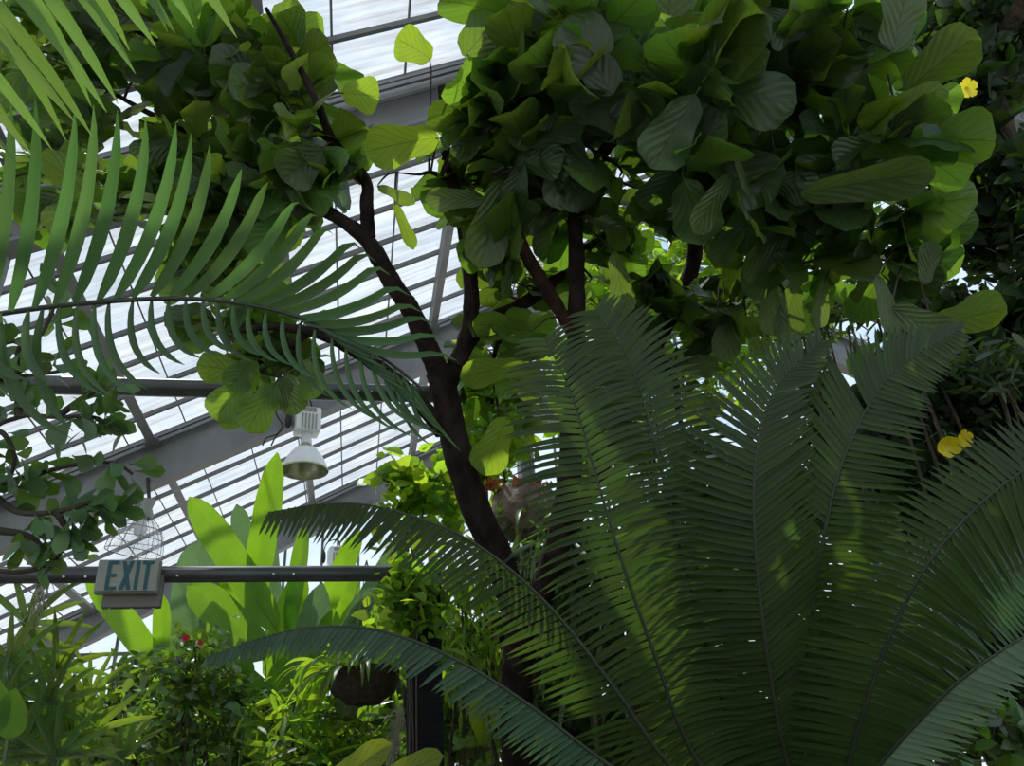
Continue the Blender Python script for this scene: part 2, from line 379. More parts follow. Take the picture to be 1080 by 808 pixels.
for y in (5.95, 11.25):
    for xx in (-3.05,):
        mb = MB(); x = xx if y < 6 else -5.6
        mb.box((x, y + .05, (zroof(x) - .6) / 2), (.2, .16, zroof(x) - .6)); mb.box((x, y - .05, (zroof(x) - .6) / 2), (.26, .03, zroof(x) - .6))
        trim(mb, 'grey steel column carrying the rafter')

# tie pipes and posts
def piperun(a, b, r, label, brackets=(), m=PIPE):
    t = thing('pipe_rail', label, 'pipe', a)
    mb = MB(); tube(mb, [a, b], [r, r], 14); mb.build('pipe', m, t)
    d = nrm(b - a)
    mb = MB(); mb.box((a + b) / 2 + V(0, -r * .95, -r * .1), (np.linalg.norm(b - a), .006, r * 1.1), (d, V(0, 1, 0), np.cross(d, V(0, 1, 0)))); mb.build('cable_strip', m, t)
    for p in brackets:
        for k in (-.05, .05):
            mb = MB(); lathe(mb, p + d * k + V(0, -r - .004, -.01), V(0, -1, 0), [(.006, 0), (.006, .004), (0, .005)], 8); mb.build('screw', WHITE, t)
    return t
pa = DY(-60, 607, 4.3); pb = V(pa[0] + 2.6, 4.3, pa[2])
ex = DY(445, 605, 4.3)
pb = V(ex[0] + .1, 4.3, ex[2])
piperun(pa, pb, .042, 'dark horizontal pipe behind the EXIT sign, ending at the black post', [DY(82, 609, 4.3), DY(178, 608, 4.3), DY(300, 606, 4.3)])
pa2 = DY(60, 407, 5.85); pb2 = DY(520, 416, 5.85); pb2[2] = pa2[2] = DY(300, 412, 5.85)[2]; pa2[0] = -3.1
piperun(pa2, pb2, .072, 'dark horizontal tie pipe crossing behind the fig tree fork', [DY(385, 416, 5.85), DY(240, 414, 5.85)])
c3 = DY(760, 326, 6.2)
piperun(V(c3[0] - 1.5, 6.2, c3[2]), V(c3[0] + 1.2, 6.2, c3[2]), .065, 'grey tie pipe high behind the right-hand fig branches', m=ALU)
# black post
bp = thing('wrapped_post', 'black square post standing under the left pipe rail end', 'post', (ex[0], 4.45, 0))
q = DY(447, 700, 4.45)
mb = MB(); mb.box((q[0], 4.45, ex[2] / 2 - .02), (.175, .175, ex[2] - .04)); mb.build('post', POSTB, bp, smooth=False)
mb = MB(); mb.box((q[0], 4.45, .06), (.24, .24, .12)); mb.build('foot', POSTB, bp, smooth=False)
mb = MB(); mb.box((q[0], 4.4, ex[2] - .06), (.20, .30, .03)); mb.build('saddle_bracket', PIPE, bp, smooth=False)
# grey column behind trunk
q = DY(577, 780, 8.2)
gp = thing('steel_column', 'slim grey steel column behind the brown staghorn fern', 'column', (q[0], 8.2, 0))
mb = MB(); zt = DY(565, 440, 8.2)[2]; zt = 6.4
mb.box((q[0], 8.2, zt / 2), (.11, .18, zt)); mb.box((q[0] - .06, 8.2, zt / 2), (.03, .24, zt)); mb.box((q[0] + .06, 8.2, zt / 2), (.03, .24, zt))
mb.build('shaft', ALU, gp, smooth=False)
mb = MB(); mb.box((q[0], 8.2, .03), (.35, .35, .06)); mb.build('base_plate', ALU, gp, smooth=False)
mb = MB(); mb.box((q[0], 8.2, zt + .04), (.3, .3, .08)); mb.build('cap_plate', ALU, gp, smooth=False)

# ------------------------------------------------------------------ EXIT sign
sd = 4.22
P0 = DY(135.5, 608.5, sd); wS = .292; hS = .170
sx = V(math.cos(.05), math.sin(.05), 0); sy = np.cross(UP, sx)       # sy points away
lean = nrm(UP + sy * .0); 
es = thing('exit_sign', 'cream EXIT sign with teal letters fixed to the dark pipe', 'sign', P0)
mb = MB(); mb.box(P0 + sy * .006, (wS, .038, hS), (sx, sy, UP), bev=.008); mb.build('housing', CREAM, es, smooth=False)
mb = MB(); mb.box(P0 - sy * .026, (wS * .955, .004, hS * .9), (sx, sy, UP)); mb.build('face_plate', CREAM, es, smooth=False)
mb = MB()
def ext(poly, off):                                      # extrude polygon (u,v in sign plane)
    a = [P0 + sx * u + UP * v - sy * off for u, v in poly]; b = [p - sy * .004 for p in a]; n = len(a)
    mb.poly(a + b, 0, [list(range(n))[::-1], list(range(n, 2 * n))] + [[i, (i + 1) % n, n + (i + 1) % n, n + i] for i in range(n)])
H = .142; hh = H / 2; st = .0165
def rect(u0, u1, v0, v1): ext([(u0, v0), (u1, v0), (u1, v1), (u0, v1)], .0285)
x0 = -.094
rect(x0, x0 + st, -hh, hh)
for v0, v1 in ((hh - .015, hh), (-.0075, .0075), (-hh, -hh + .015)): rect(x0 + st, x0 + (.05 if v0 != -.0075 else .044), v0, v1)
x0 = -.031
ext([(x0, -hh), (x0 + .018, -hh), (x0 + .054, hh), (x0 + .036, hh)], .0285)
ext([(x0 + .036, -hh), (x0 + .054, -hh), (x0 + .018, hh), (x0, hh)], .0287)
x0 = .036; rect(x0, x0 + st, -hh, hh)
x0 = .064; rect(x0, x0 + .05, hh - .015, hh); rect(x0 + .017, x0 + .034, -hh, hh - .015)
mb.build('lettering', TEAL, es, smooth=False)
mb = MB(); cB = P0 + sx * .026 - UP * .062 + sy * .05 ; mb.box(cB, (.27, .045, .16), (sx, sy, UP), bev=.005); o = mb.build('mounting_box', TAUPE, es, smooth=False); o['label'] = 'taupe back box'
for k in (-.1, 0, .1):
    mb = MB(); lathe(mb, cB + sx * k - UP * .08, -UP, [(.006, 0), (.006, .004), (0, .005)], 8); mb.build('screw', WHITE, es)

# ------------------------------------------------------------------ high bay lamps
def highbay(px, py, Y, label, k=1.0):
    c = DY(px, py, Y)                                    # rim centre
    t = thing('high_bay_lamp', label, 'lamp', c, None)
    mb = MB(); prof = [(.335, 0), (.335, .02), (.30, .12), (.25, .22), (.17, .33), (.10, .40), (.075, .43)]
    prof = [(r * k, h * k) for r, h in prof]; lathe(mb, c, UP, prof, 32); mb.build('reflector', WHITE, t)
    mb = MB(); lathe(mb, c, UP, [(r * .975, h + .004) for r, h in prof], 32); lathe(mb, c, UP, [(.341 * k, -.006), (.348 * k, .006), (.338 * k, .02)], 32)
    o = mb.build('reflector_lining', REFL, t); o['label'] = 'greenish prismatic inside of the reflector'
    mb = MB(); lathe(mb, c + UP * .43 * k, UP, [(.07 * k, -.01), (.085 * k, .02), (.07 * k, .10 * k), (.09 * k, .17 * k), (0, .17 * k)], 20); mb.build('neck', WHITE, t)
    mb = MB(); b = c + UP * .79 * k
    mb.box(b, (.36 * k, .30 * k, .40 * k), (V(.97, .24, 0), V(-.24, .97, 0), UP), bev=.03)
    o = mb.build('ballast_box', WHITE, t)
    mb2 = MB()
    for i in range(5): mb2.box(b + V(.97, .24, 0) * (i - 2) * .05 * k + V(.24, -.97, 0) * .155 * k - UP * .05 * k, (.02 * k, .02, .24 * k), (V(.97, .24, 0), V(-.24, .97, 0), UP))
    mb2.box(b + V(.24, -.97, 0) * .152 * k + UP * .14 * k, (.2 * k, .012, .07 * k), (V(.97, .24, 0), V(-.24, .97, 0), UP)); mb2.build('cooling_fin', CREAM, o, smooth=False)
    mb = MB(); top = V(b[0], Y, zroof(b[0]) - .70)
    tube(mb, [b + UP * .2 * k, V(*top)], [.022, .022], 8, 4); mb.build('hanger_rod', ALU, t)
    mb = MB(); s0 = b + V(-.2, -.1, .2) * k
    lathe(mb, b + V(-.27, -.05, -.13) * k, UP, [(.0, 0), (.035, .03), (.05, .1), (.045, .2), (.02, .27), (0, .28)], 12); mb.build('plug', BLACK, t)
    mb = MB(); tube(mb, [b + V(-.27, -.05, .14) * k, b + V(-.2, 0, .33) * k, b + V(.0, 0, .38) * k, b + V(.06, 0, .2) * k], [.012] * 4, 6, 14)
    mb.build('power_cable', BLACK, t)
    return t
highbay(321, 497, 11.15, 'white bell-shaped lamp with box ballast hanging above the paddle leaves')
highbay(354, 630, 16.3, 'distant small white lamp partly hidden behind paddle leaves below the larger bell lamp')
c = DY(141, 583, 11.1)
t = thing('prismatic_lamp', 'clear ribbed dome lamp above the EXIT sign', 'lamp', c)
mb = MB(); ax = nrm(V(.15, -.1, 1))
prof = [(.36, 0), (.36, .04), (.33, .18), (.27, .32), (.18, .43), (.1, .48)]
lathe(mb, c, ax, prof, 28); mb.build('dome', ACRY, t)
mb = MB()
for k in range(12):
    a = k * PI / 6; x = nrm(np.cross(ax, V(.2, 1, .1))); y = np.cross(ax, x); e = x * math.cos(a) + y * math.sin(a)
    tube(mb, [c + e * r + ax * h for r, h in prof], [.005] * 6, 4, 10)
for r, h in (prof[0], prof[2], prof[3]): 
    tube(mb, [c + ax * h + (x * math.cos(a) + y * math.sin(a)) * r for a in np.linspace(0, 2 * PI, 25)], [.006] * 25, 4, 40)
mb.build('wire_rib', ALU, t)
mb = MB(); lathe(mb, c + ax * .47, ax, [(.1, 0), (.11, .06), (.07, .14), (.09, .26), (0, .27)], 16); mb.build('socket', CREAM, t)
mb = MB(); lathe(mb, c + ax * .2, ax, [(0, 0), (.07, .04), (.09, .12), (.05, .22), (.04, .3)], 16); mb.build('bulb', WHITE, t)
mb = MB(); tube(mb, [c + ax * .72, V(c[0], 11.2, zroof(c[0]) - .7)], [.025, .025], 8, 3); mb.build('hanger_rod', BLACK, t)
# loose cable beside the bell lamp
mb = MB(); tube(mb, [DY(289, 428, 11), DY(292, 438, 11), DY(298, 450, 11), DY(290, 462, 11), DY(286, 470, 11)], [.012] * 5, 6, 30)
tube(mb, [DY(298, 450, 11), DY(292, 458, 11), DY(281, 462, 11), DY(277, 470, 11)], [.012] * 4, 6, 20)
tag(mb.build('cable', BLACK, loc=DY(289, 428, 11)), 'thin black loose cable dangling left of the bell lamp', 'cable')

# ------------------------------------------------------------------ fig tree
root = D(545, 860, 4.8); root[2] = 0
fig = thing('fiddle_leaf_fig', 'tall fiddle-leaf fig with dark forked trunk in the middle', 'tree', root)
def dp(l): return [D(*p) for p in l]
mb = MB()
tube(mb, [V(root[0], root[1], -.02), D(547, 808, 4.75), D(545, 720, 4.75), D(548, 660, 4.75), D(530, 600, 4.75), D(503, 540, 4.72), D(484, 480, 4.7), D(470, 420, 4.7), D(462, 392, 4.7)],
     [.16, .115, .105, .10, .10, .095, .088, .085, .075], 16, 110, .07)
tube(mb, [D(548, 668, 4.75), D(566, 636, 4.7), D(584, 590, 4.6), D(597, 530, 4.55), D(604, 450, 4.5), D(608, 370, 4.45), D(608, 300, 4.4), D(607, 240, 4.35), D(600, 180, 4.3), D(592, 130, 4.3)],
     [.095, .08, .075, .07, .062, .055, .048, .042, .04, .03], 14, 100, .08)
tube(mb, [D(466, 402, 4.7), D(440, 340, 4.6), D(415, 300, 4.55), D(388, 255, 4.5), D(360, 232, 4.5), D(338, 222, 4.5)], [.068, .058, .055, .052, .042, .03], 12, 60, .07)
tube(mb, [D(470, 410, 4.7), D(490, 365, 4.65), D(497, 320, 4.6), D(494, 270, 4.55), D(485, 220, 4.5), D(472, 170, 4.45), D(472, 120, 4.4), D(466, 92, 4.4)], [.058, .052, .046, .042, .04, .036, .034, .03], 12, 70, .08)
tube(mb, [D(466, 455, 4.7), D(447, 430, 4.62), D(410, 395, 4.5), D(370, 368, 4.4), D(330, 350, 4.35), D(285, 345, 4.3), D(245, 350, 4.3)], [.05, .046, .04, .036, .03, .022, .012], 12, 60, .09)
o = mb.build('trunk', BARK, fig)
# smaller limbs, each its own part
limbs = [
 ([(388, 250, 4.5), (387, 215, 4.5), (385, 190, 4.5), (352, 150, 4.45), (335, 110, 4.4), (310, 60, 4.4), (280, 8, 4.3)], [.042, .036, .032, .024, .02, .016, .01]),
 ([(480, 385, 4.65), (505, 345, 4.7), (545, 325, 4.8), (580, 300, 4.85), (618, 262, 4.9), (660, 225, 4.9), (700, 190, 4.9)], [.055, .05, .042, .036, .034, .03, .02]),
 ([(604, 350, 4.45), (580, 310, 4.4), (556, 270, 4.35), (545, 235, 4.3), (556, 170, 4.2), (572, 120, 4.1), (590, 85, 4.0), (605, 40, 3.9)], [.04, .038, .036, .034, .03, .028, .022, .012]),
 ([(604, 195, 4.3), (585, 165, 4.25), (565, 148, 4.2)], [.03, .026, .015]),
 ([(606, 235, 4.35), (625, 180, 4.3), (650, 145, 4.2), (700, 110, 4.1), (760, 88, 4.0), (830, 68, 3.9), (890, 40, 3.8)], [.036, .034, .03, .024, .02, .016, .01]),
 ([(592, 135, 4.3), (600, 80, 4.2), (640, 40, 4.2), (700, 15, 4.2)], [.028, .022, .016, .01]),
 ([(575, 610, 4.7), (610, 540, 4.9), (650, 460, 5.0), (685, 375, 5.0), (712, 325, 5.0), (730, 280, 5.0), (735, 230, 4.9), (745, 170, 4.7), (790, 120, 4.4)], [.05, .052, .055, .058, .055, .052, .045, .032, .02]),
 ([(733, 300, 5.0), (760, 294, 4.9), (800, 294, 4.8), (850, 280, 4.6), (900, 270, 4.4), (960, 262, 4.2)], [.032, .028, .026, .022, .018, .01]),
 ([(745, 180, 4.7), (800, 185, 4.4), (860, 190, 4.2), (920, 170, 4.0), (960, 140, 3.9)], [.026, .022, .018, .014, .01]),
 ([(690, 372, 5.0), (712, 400, 4.9), (716, 440, 4.8), (735, 480, 4.8)], [.026, .02, .016, .01]),
 ([(330, 350, 4.35), (290, 375, 4.4), (268, 388, 4.4), (300, 400, 4.4)], [.018, .012, .01, .006]),
 ([(355, 228, 4.5), (290, 190, 4.7), (220, 150, 5.0), (140, 110, 5.2), (60, 60, 5.3)], [.032, .026, .022, .016, .01]),
 ([(352, 150, 4.45), (290, 110, 4.7), (200, 60, 5.0), (120, 20, 5.2)], [.02, .018, .014, .008]),
 ([(290, 190, 4.7), (220, 220, 4.9), (140, 215, 5.1), (70, 180, 5.2)], [.02, .016, .012, .008]),
 ([(472, 190, 4.45), (455, 182, 4.4), (440, 184, 4.4), (418, 182, 4.35)], [.014, .012, .006, .004]),
 ([(545, 325, 4.8), (530, 350, 4.9), (520, 385, 5.0), (525, 430, 5.0)], [.02, .016, .012, .008]),
]
LIMB = []
for pts, rad in limbs:
    mb = MB(); P = tube(mb, dp(pts), rad, 10, max(20, len(pts) * 8), .10)
    LIMB.append((P, mb))
allP = np.concatenate([l[0] for l in LIMB]); own = np.concatenate([[i] * len(l[0]) for i, l in enumerate(LIMB)])
FOL = [MB() for _ in LIMB]
# leaf clusters: (px, py, rx, ry, d0, d1, clusters, leaf size)
regions = [
 (70, 70, 90, 70, 4.9, 5.6, 14, .30), (60, 190, 70, 50, 5.1, 5.5, 6, .28), (170, 30, 90, 45, 4.7, 5.4, 12, .28), (200, 110, 80, 70, 4.6, 5.3, 14, .28),
 (250, 190, 65, 60, 4.5, 5.0, 12, .28), (290, 60, 45, 60, 4.3, 4.9, 8, .26), (170, 190, 80, 70, 4.8, 5.4, 10, .27), (315, 150, 30, 45, 4.3, 4.8, 5, .26), (230, 270, 55, 35, 4.8, 5.2, 5, .26),
 (320, 205, 30, 25, 4.4, 4.7, 3, .24), (270, 330, 60, 22, 4.4, 4.8, 7, .26), (300, 380, 35, 18, 4.4, 4.7, 4, .24),
 (530, 60, 45, 55, 3.9, 4.4, 7, .30), (600, 40, 70, 50, 3.7, 4.3, 13, .34), (540, 150, 40, 50, 4.0, 4.4, 5, .28), (610, 120, 60, 50, 3.9, 4.3, 8, .32), (530, 240, 28, 45, 4.2, 4.7, 4, .27), (580, 220, 35, 40, 4.2, 4.6, 3, .26),
 (690, 50, 80, 55, 3.7, 4.4, 14, .32), (780, 60, 80, 60, 3.6, 4.3, 14, .32), (700, 150, 65, 55, 3.8, 4.4, 12, .32), (790, 160, 70, 50, 3.7, 4.4, 13, .32),
 (880, 70, 60, 65, 3.5, 4.1, 12, .32), (900, 160, 45, 45, 3.6, 4.2, 7, .30), (780, 225, 65, 25, 4.0, 4.6, 7, .28), (680, 240, 35, 40, 4.4, 5.0, 5, .25),
 (640, 300, 25, 40, 4.6, 5.2, 4, .22), (890, 290, 60, 22, 4.1, 4.7, 7, .27), (800, 320, 60, 18, 4.5, 5.0, 4, .25), (950, 280, 35, 25, 4.0, 4.4, 4, .28),
 (750, 360, 45, 30, 4.8, 5.2, 5, .24), (700, 410, 35, 30, 4.9, 5.3, 5, .22), (530, 370, 26, 35, 4.7, 5.2, 4, .26), (650, 200, 35, 35, 4.4, 4.8, 4, .26),
 (505, 130, 25, 60, 4.2, 4.6, 5, .25), (520, 200, 25, 40, 4.3, 4.7, 4, .26), (550, 290, 30, 25, 4.7, 5.0, 4, .24), (640, 250, 25, 30, 4.5, 5.0, 4, .24), (850, 230, 40, 30, 4.0, 4.4, 5, .28), (940, 100, 30, 60, 3.6, 4.0, 5, .30), (930, 220, 30, 25, 4.0, 4.3, 4, .28), (720, 300, 40, 25, 4.8, 5.1, 4, .24), (680, 330, 25, 25, 4.9, 5.1, 3, .22),
]
def fold_leafcluster(center, i, P0_, n, size, m, hang=.35):
    a = P0_; mid = (a + center) / 2 + RNG.normal(0, .04, 3)
    tube(m, [a, mid, center], [.010, .008, .005], 5, 7, 0, mat=1)
    dvec = nrm(center - a)
    for k in range(n):
        t = RNG.uniform(.45, 1.02); b = a + (center - a) * t
        az = RNG.uniform(0, 2 * PI)
        d = nrm(V(math.cos(az), math.sin(az), RNG.uniform(-.55, .45)) + dvec * .3 * t)
        no = nrm(UP * .6 + RNG.normal(0, .5, 3) + camv(0, 0, 1) * RNG.uniform(-.8, .8))
        Lf = size * RNG.uniform(.65, 1.3)
        leaf(m, b, d, no, Lf, Lf * RNG.uniform(.66, .86), w_fig, RNG.uniform(.2, 1.3) * hang * 2, RNG.uniform(-.1, .55), 9, 4, RNG.uniform(.02, .075), petiole=.04, twist=RNG.uniform(-.8, .8))
for (cx, cy, rx, ry, d0, d1, n, sz) in regions:
    for _ in range(n if cx < 560 else max(3, int(n * .72))):
        a = RNG.uniform(0, 2 * PI); r = math.sqrt(RNG.uniform(0, 1))
        c = D(cx + rx * r * math.cos(a), cy + ry * r * math.sin(a), RNG.uniform(d0, d1))
        dist = np.linalg.norm(allP - c, axis=1); k = int(np.argmin(dist)); i = int(own[k])
        fold_leafcluster(c, i, allP[k], int(RNG.integers(4, 8)), sz, FOL[i])
branches = []
for i, (P, mbr) in enumerate(LIMB):
    b = mbr.build('branch', BARKR if i in (6, 2) else BARK, fig)
    if FOL[i].n: FOL[i].build('foliage', [FIG, TWIG], b)
# individual leaves that stand out: base px, tip px, d, width px, facing
hero = [((455, 62), (418, 42), 4.2, 40, (.0, -.2, 1)), ((361, 98), (398, 104), 4.35, 40, (0, -.3, 1)), ((463, 145), (388, 163), 4.2, 48, (.1, -.5, 1)), ((398, 196), (300 + 135, 216), 4.3, 18, (.2, .5, 1)),
 ((416, 214), (434, 262), 4.3, 18, (.8, .2, 1)), ((512, 210), (450, 214), 4.2, 34, (0, .5, 1)), ((340, 158), (300, 190), 4.3, 50, (.3, -.2, 1)), ((530, 190), (508, 280), 4.2, 48, (.3, 0, 1)),
 ((490, 60), (540, 5), 3.9, 60, (0, -.4, 1)), ((705, 45), (708, -25), 3.9, 62, (0, -.4, 1)), ((645, 100), (600, 20), 3.7, 66, (.3, -.5, 1)), ((845, 205), (985, 190), 3.6, 52, (-.1, -.9, 1)), ((942, 55), (962, -25), 3.5, 60, (.2, -.3, 1)),
 ((985, 345), (1062, 330), 4.0, 50, (0, -.5, 1)), ((940, 325), (1012, 370), 3.9, 44, (.1, -.1, 1)), ((925, 290), (945, 352), 3.9, 30, (.4, 0, 1)), ((975, 300), (985, 255), 3.95, 26, (0, 0, 1)),
 ((600, 110), (700, 130), 3.8, 60, (0, -.8, 1)), ((560, 350), (500, 345), 4.5, 36, (0, -.6, 1)), ((555, 385), (488, 402), 4.5, 34, (0, -.4, 1)), ((535, 440), (512, 500), 4.6, 44, (.4, 0, 1)),
 ((270, 378), (243, 410), 4.3, 34, (0, 0, 1)), ((262, 395), (208, 388), 4.3, 36, (-.3, 0, 1)), ((262, 402), (228, 442), 4.3, 46, (0, .2, 1)), ((290, 405), (262, 455), 4.25, 40, (.1, .2, 1)), ((305, 400), (286, 430), 4.3, 32, (0, .2, 1)), ((320, 392), (330, 420), 4.25, 30, (0, 0, 1)), ((300, 395), (312, 436), 4.3, 30, (0, 0, 1)), ((318, 380), (332, 408), 4.3, 26, (0, 0, 1)), ((270, 385), (240, 452), 4.35, 34, (0, 0, 1)),
 ((648, 265), (660, 330), 4.4, 30, (.3, 0, 1)), ((770, 320), (765, 380), 4.7, 34, (.2, 0, 1)), ((838, 300), (830, 360), 4.4, 36, (.1, 0, 1)), ((810, 300), (818, 352), 4.4, 30, (-.4, 0, 1)), ((870, 295), (862, 345), 4.3, 28, (.5, 0, 1)), ((770, 185), (735, 245), 3.8, 34, (.7, .1, 1)), ((772, 150), (790, 205), 3.8, 24, (.9, .1, .7))]
lime = {0, 1, 2, 3, 4, 9, 13, 18, 19, 20, 21, 22, 23, 24, 26, 29}  # leaves that take the fig colour with painted backlight
for hi, (b0, t0, d, w, fc) in enumerate(hero):
    a = D(*b0, d); b = D(*t0, d - .03); mb = MB(); L_ = np.linalg.norm(b - a)
    leaf(mb, a, b - a + UP * L_ * .12, camv(*fc), L_ * 1.03, w * d / F, w_fig, .25, RNG.uniform(-.2, .2), 12, 4, .03)
    k = int(np.argmin(np.linalg.norm(allP - a, axis=1)))
    if np.linalg.norm(allP[k] - a) < 1.2: tube(mb, [allP[k], (allP[k] + a) / 2 + UP * .03, a, a + (b - a) * .05], [.007, .006, .005, .003], 6, 8, 0, mat=1)
    mb.build('leaf', [FIGLIT if hi in lime else FIG, TWIG], fig)

# ------------------------------------------------------------------ cycad
crown = D(842, 905, 3.15)
cyc = thing('cycad', 'large cycad with long arching dark green fronds at lower right', 'cycad', V(crown[0], crown[1], 0))
mb = MB(); tube(mb, [V(crown[0], crown[1], -.02), V(crown[0], crown[1], crown[2] * .5), crown, crown + UP * .08], [.24, .2, .2, .1], 18, 60, .12); mb.build('trunk', BARKW, cyc)
def frond(parent, pts, Nc, Lm, W, sp, name='frond', m=CYC, vang=(0, 0), ang=(78, 40), curve=.5, prof=None, r=.012, start=0.0, gr=0.0, sides=(1, 1), Nend=None, folds=.25, miss=.02, tp=1.0, dang=(0, 0)):
    W3 = np.array([p if len(p) == 3 and not isinstance(p, tuple) else D(*p) for p in pts])
    P = catmull(W3, 160); Ln = np.sum(np.linalg.norm(np.diff(P, axis=0), axis=1)); T = np.gradient(P, axis=0); T /= np.linalg.norm(T, axis=1)[:, None]
    N0 = camv(*Nc); N1 = camv(*(Nend or Nc)); mb = MB(); n = int(Ln * (1 - start) / sp)
    for i in range(n):
        t = start + (1 - start) * (i + .5) / n; k = t * 159; k0 = int(k); fr = k - k0; k1 = min(k0 + 1, 159)
        p = P[k0] * (1 - fr) + P[k1] * fr; tt = nrm(T[k0] * (1 - fr) + T[k1] * fr)
        N_ = nrm(N0 * (1 - t) + N1 * t); N_ = nrm(N_ - tt * (N_ @ tt)); S = np.cross(tt, N_)
        u = (t - start) / (1 - start)
        lp = np.interp(u, [0, .12, .35, .7, .9, 1], prof or [.35, .75, 1, .85, .5, .22]) * Lm
        a0 = math.radians(ang[0] + (ang[1] - ang[0]) * (t ** tp))
        for sd_, vg, on in ((1, vang[0], sides[0]), (-1, vang[1], sides[1])):
            if not on or RNG.random() < miss: continue
            v = math.radians(vg) + RNG.normal(0, .03); aa = a0 + math.radians(dang[0] if sd_ > 0 else dang[1]) + RNG.normal(0, .025)
            side = sd_ * S * math.cos(v) + N_ * math.sin(v)
            nn = nrm(N_ * math.cos(v) - sd_ * S * math.sin(v))
            ns = 5; q = p + N_ * r * .3; P_ = [q]; D_ = []
            L1 = lp * on * RNG.uniform(.94, 1.05)
            for j in range(ns + 1):
                x = aa - curve * (j / ns) ** 1.2 * .6
                dd = nrm(tt * math.cos(x) + side * math.sin(x) - UP * gr * (j / ns)); D_.append(dd)
                if j < ns: P_.append(P_[-1] + dd * L1 / ns)
            P_ = np.array(P_); D_ = np.array(D_); nns = np.array([nrm(nn - x * (nn @ x)) for x in D_]); Sx = np.cross(D_, nns)
            w = w_cyc(np.linspace(0, 1, ns + 1)) * W / 2; s = V(-1, 0, 1)
            G = P_[:, None] + Sx[:, None] * (s[None] * w[:, None])[:, :, None] + nns[:, None] * (folds * np.abs(s)[None] * w[:, None])[:, :, None]
            mb.grid(G, np.stack(np.broadcast_arrays((s * .5 + .5)[None], np.linspace(0, 1, ns + 1)[:, None]), -1))
    o = mb.build(name, m, parent)
    mb = MB(); tube(mb, W3, [r * 1.3, r, r * .7, r * .3], 7, 60); rr = mb.build('rachis', RACH, o)
    return o
CR = crown + UP * .05
c1 = (842, 900, 3.15)
# long arching fronds to the left
frond(cyc, [c1, (760, 860, 2.95), (700, 800, 2.85), (640, 715, 2.8), (570, 630, 2.8), (490, 567, 2.82), (400, 535, 2.85), (340, 532, 2.9), (283, 541, 2.95)], (-.35, .8, .55), .26, .020, .026, vang=(-75, -30), ang=(85, 60), curve=.35, gr=.35, prof=[.6, .9, 1, .85, .6, .35], start=.06, r=.008)
frond(cyc, [c1, (770, 880, 2.9), (650, 812, 2.8), (560, 745, 2.75), (480, 695, 2.75), (400, 665, 2.78), (330, 662, 2.8), (270, 675, 2.85), (218, 694, 2.9)], (-.15, .95, .35), .18, .020, .022, m=CYCB, vang=(-62, -50), ang=(75, 50), curve=.3, gr=.4, prof=[.8, .9, 1, .8, .5, .3], start=.08, r=.008)
# fan of tall fronds
K_ = dict(r=.008, curve=.2, tp=2.5)
frond(cyc, [c1, (790, 870, 3.0), (728, 790, 2.9), (690, 690, 2.85), (655, 590, 2.85), (625, 490, 2.9), (600, 410, 3.0), (575, 358, 3.15)], (.1, .2, 1), .31, .022, .025, vang=(-4, -10), ang=(100, 52), gr=.6, prof=[.15, .4, .85, 1, .85, .4], **K_)
frond(cyc, [c1, (810, 860, 3.1), (775, 780, 3.05), (745, 680, 3.0), (715, 570, 3.0), (688, 460, 3.05), (665, 385, 3.15), (628, 328, 3.3)], (-.1, .1, 1), .31, .0245, .0245, vang=(-10, -8), ang=(100, 50), gr=.55, prof=[.3, .6, .95, 1, .8, .4], **K_)
frond(cyc, [c1, (840, 850, 3.05), (822, 770, 2.95), (806, 670, 2.9), (796, 570, 2.9), (797, 480, 2.95), (818, 410, 3.05), (866, 362, 3.2)], (0, .0, 1), .37, .0245, .0245, vang=(-24, -4), dang=(-20, 0), ang=(94, 38), gr=.15, Nend=(-.2, .2, 1), **K_)
frond(cyc, [c1, (842, 850, 3.1), (843, 760, 3.05), (855, 660, 3.0), (870, 560, 3.0), (895, 470, 3.05), (940, 395, 3.15), (1010, 350, 3.3)], (-.1, .05, 1), .34, .0245, .0245, vang=(-8, -26), dang=(0, -18), ang=(92, 38), sides=(1, 1.2), gr=.2, **K_)
frond(cyc, [c1, (880, 850, 3.0), (905, 770, 2.9), (935, 680, 2.85), (975, 600, 2.8), (1030, 535, 2.8), (1090, 490, 2.85), (1160, 460, 2.95)], (-.1, .1, 1), .31, .025, .025, vang=(-6, -8), ang=(92, 106), gr=.15, prof=[.4, .8, 1, .68, .6, .5], sides=(1.4, 1), r=.008, curve=.0)
frond(cyc, [c1, (880, 860, 2.9), (920, 815, 2.7), (965, 765, 2.6), (1015, 716, 2.5), (1080, 672, 2.45), (1150, 640, 2.5)], (-.55, .75, .4), .18, .028, .027, m=CYCP, vang=(-72, -62), ang=(75, 65), curve=.3, gr=.3, prof=[.7, .9, 1, .9, .6, .3], start=.1, r=.008)  # lower right frond, in the cycad colour lightened for sun
frond(cyc, [c1, (850, 850, 3.4), (880, 760, 3.5), (940, 680, 3.6), (1010, 630, 3.7), (1090, 590, 3.8), (1150, 575, 3.9)], (-.2, .3, 1), .40, .026, .024, m=CYCB, vang=(-10, -10), ang=(80, 60), gr=.3, **K_)
frond(cyc, [c1, (800, 860, 3.4), (760, 800, 3.5), (730, 720, 3.6), (712, 640, 3.7), (700, 560, 3.85)], (.1, .2, 1), .32, .026, .025, vang=(-12, -12), ang=(90, 60), gr=.3, **K_)
frond(cyc, [c1, (855, 860, 3.5), (890, 780, 3.7), (905, 690, 3.8), (925, 600, 4.0), (935, 540, 4.1)], (0, .2, 1), .36, .028, .025, vang=(-12, -12), ang=(90, 60), gr=.3, **K_)

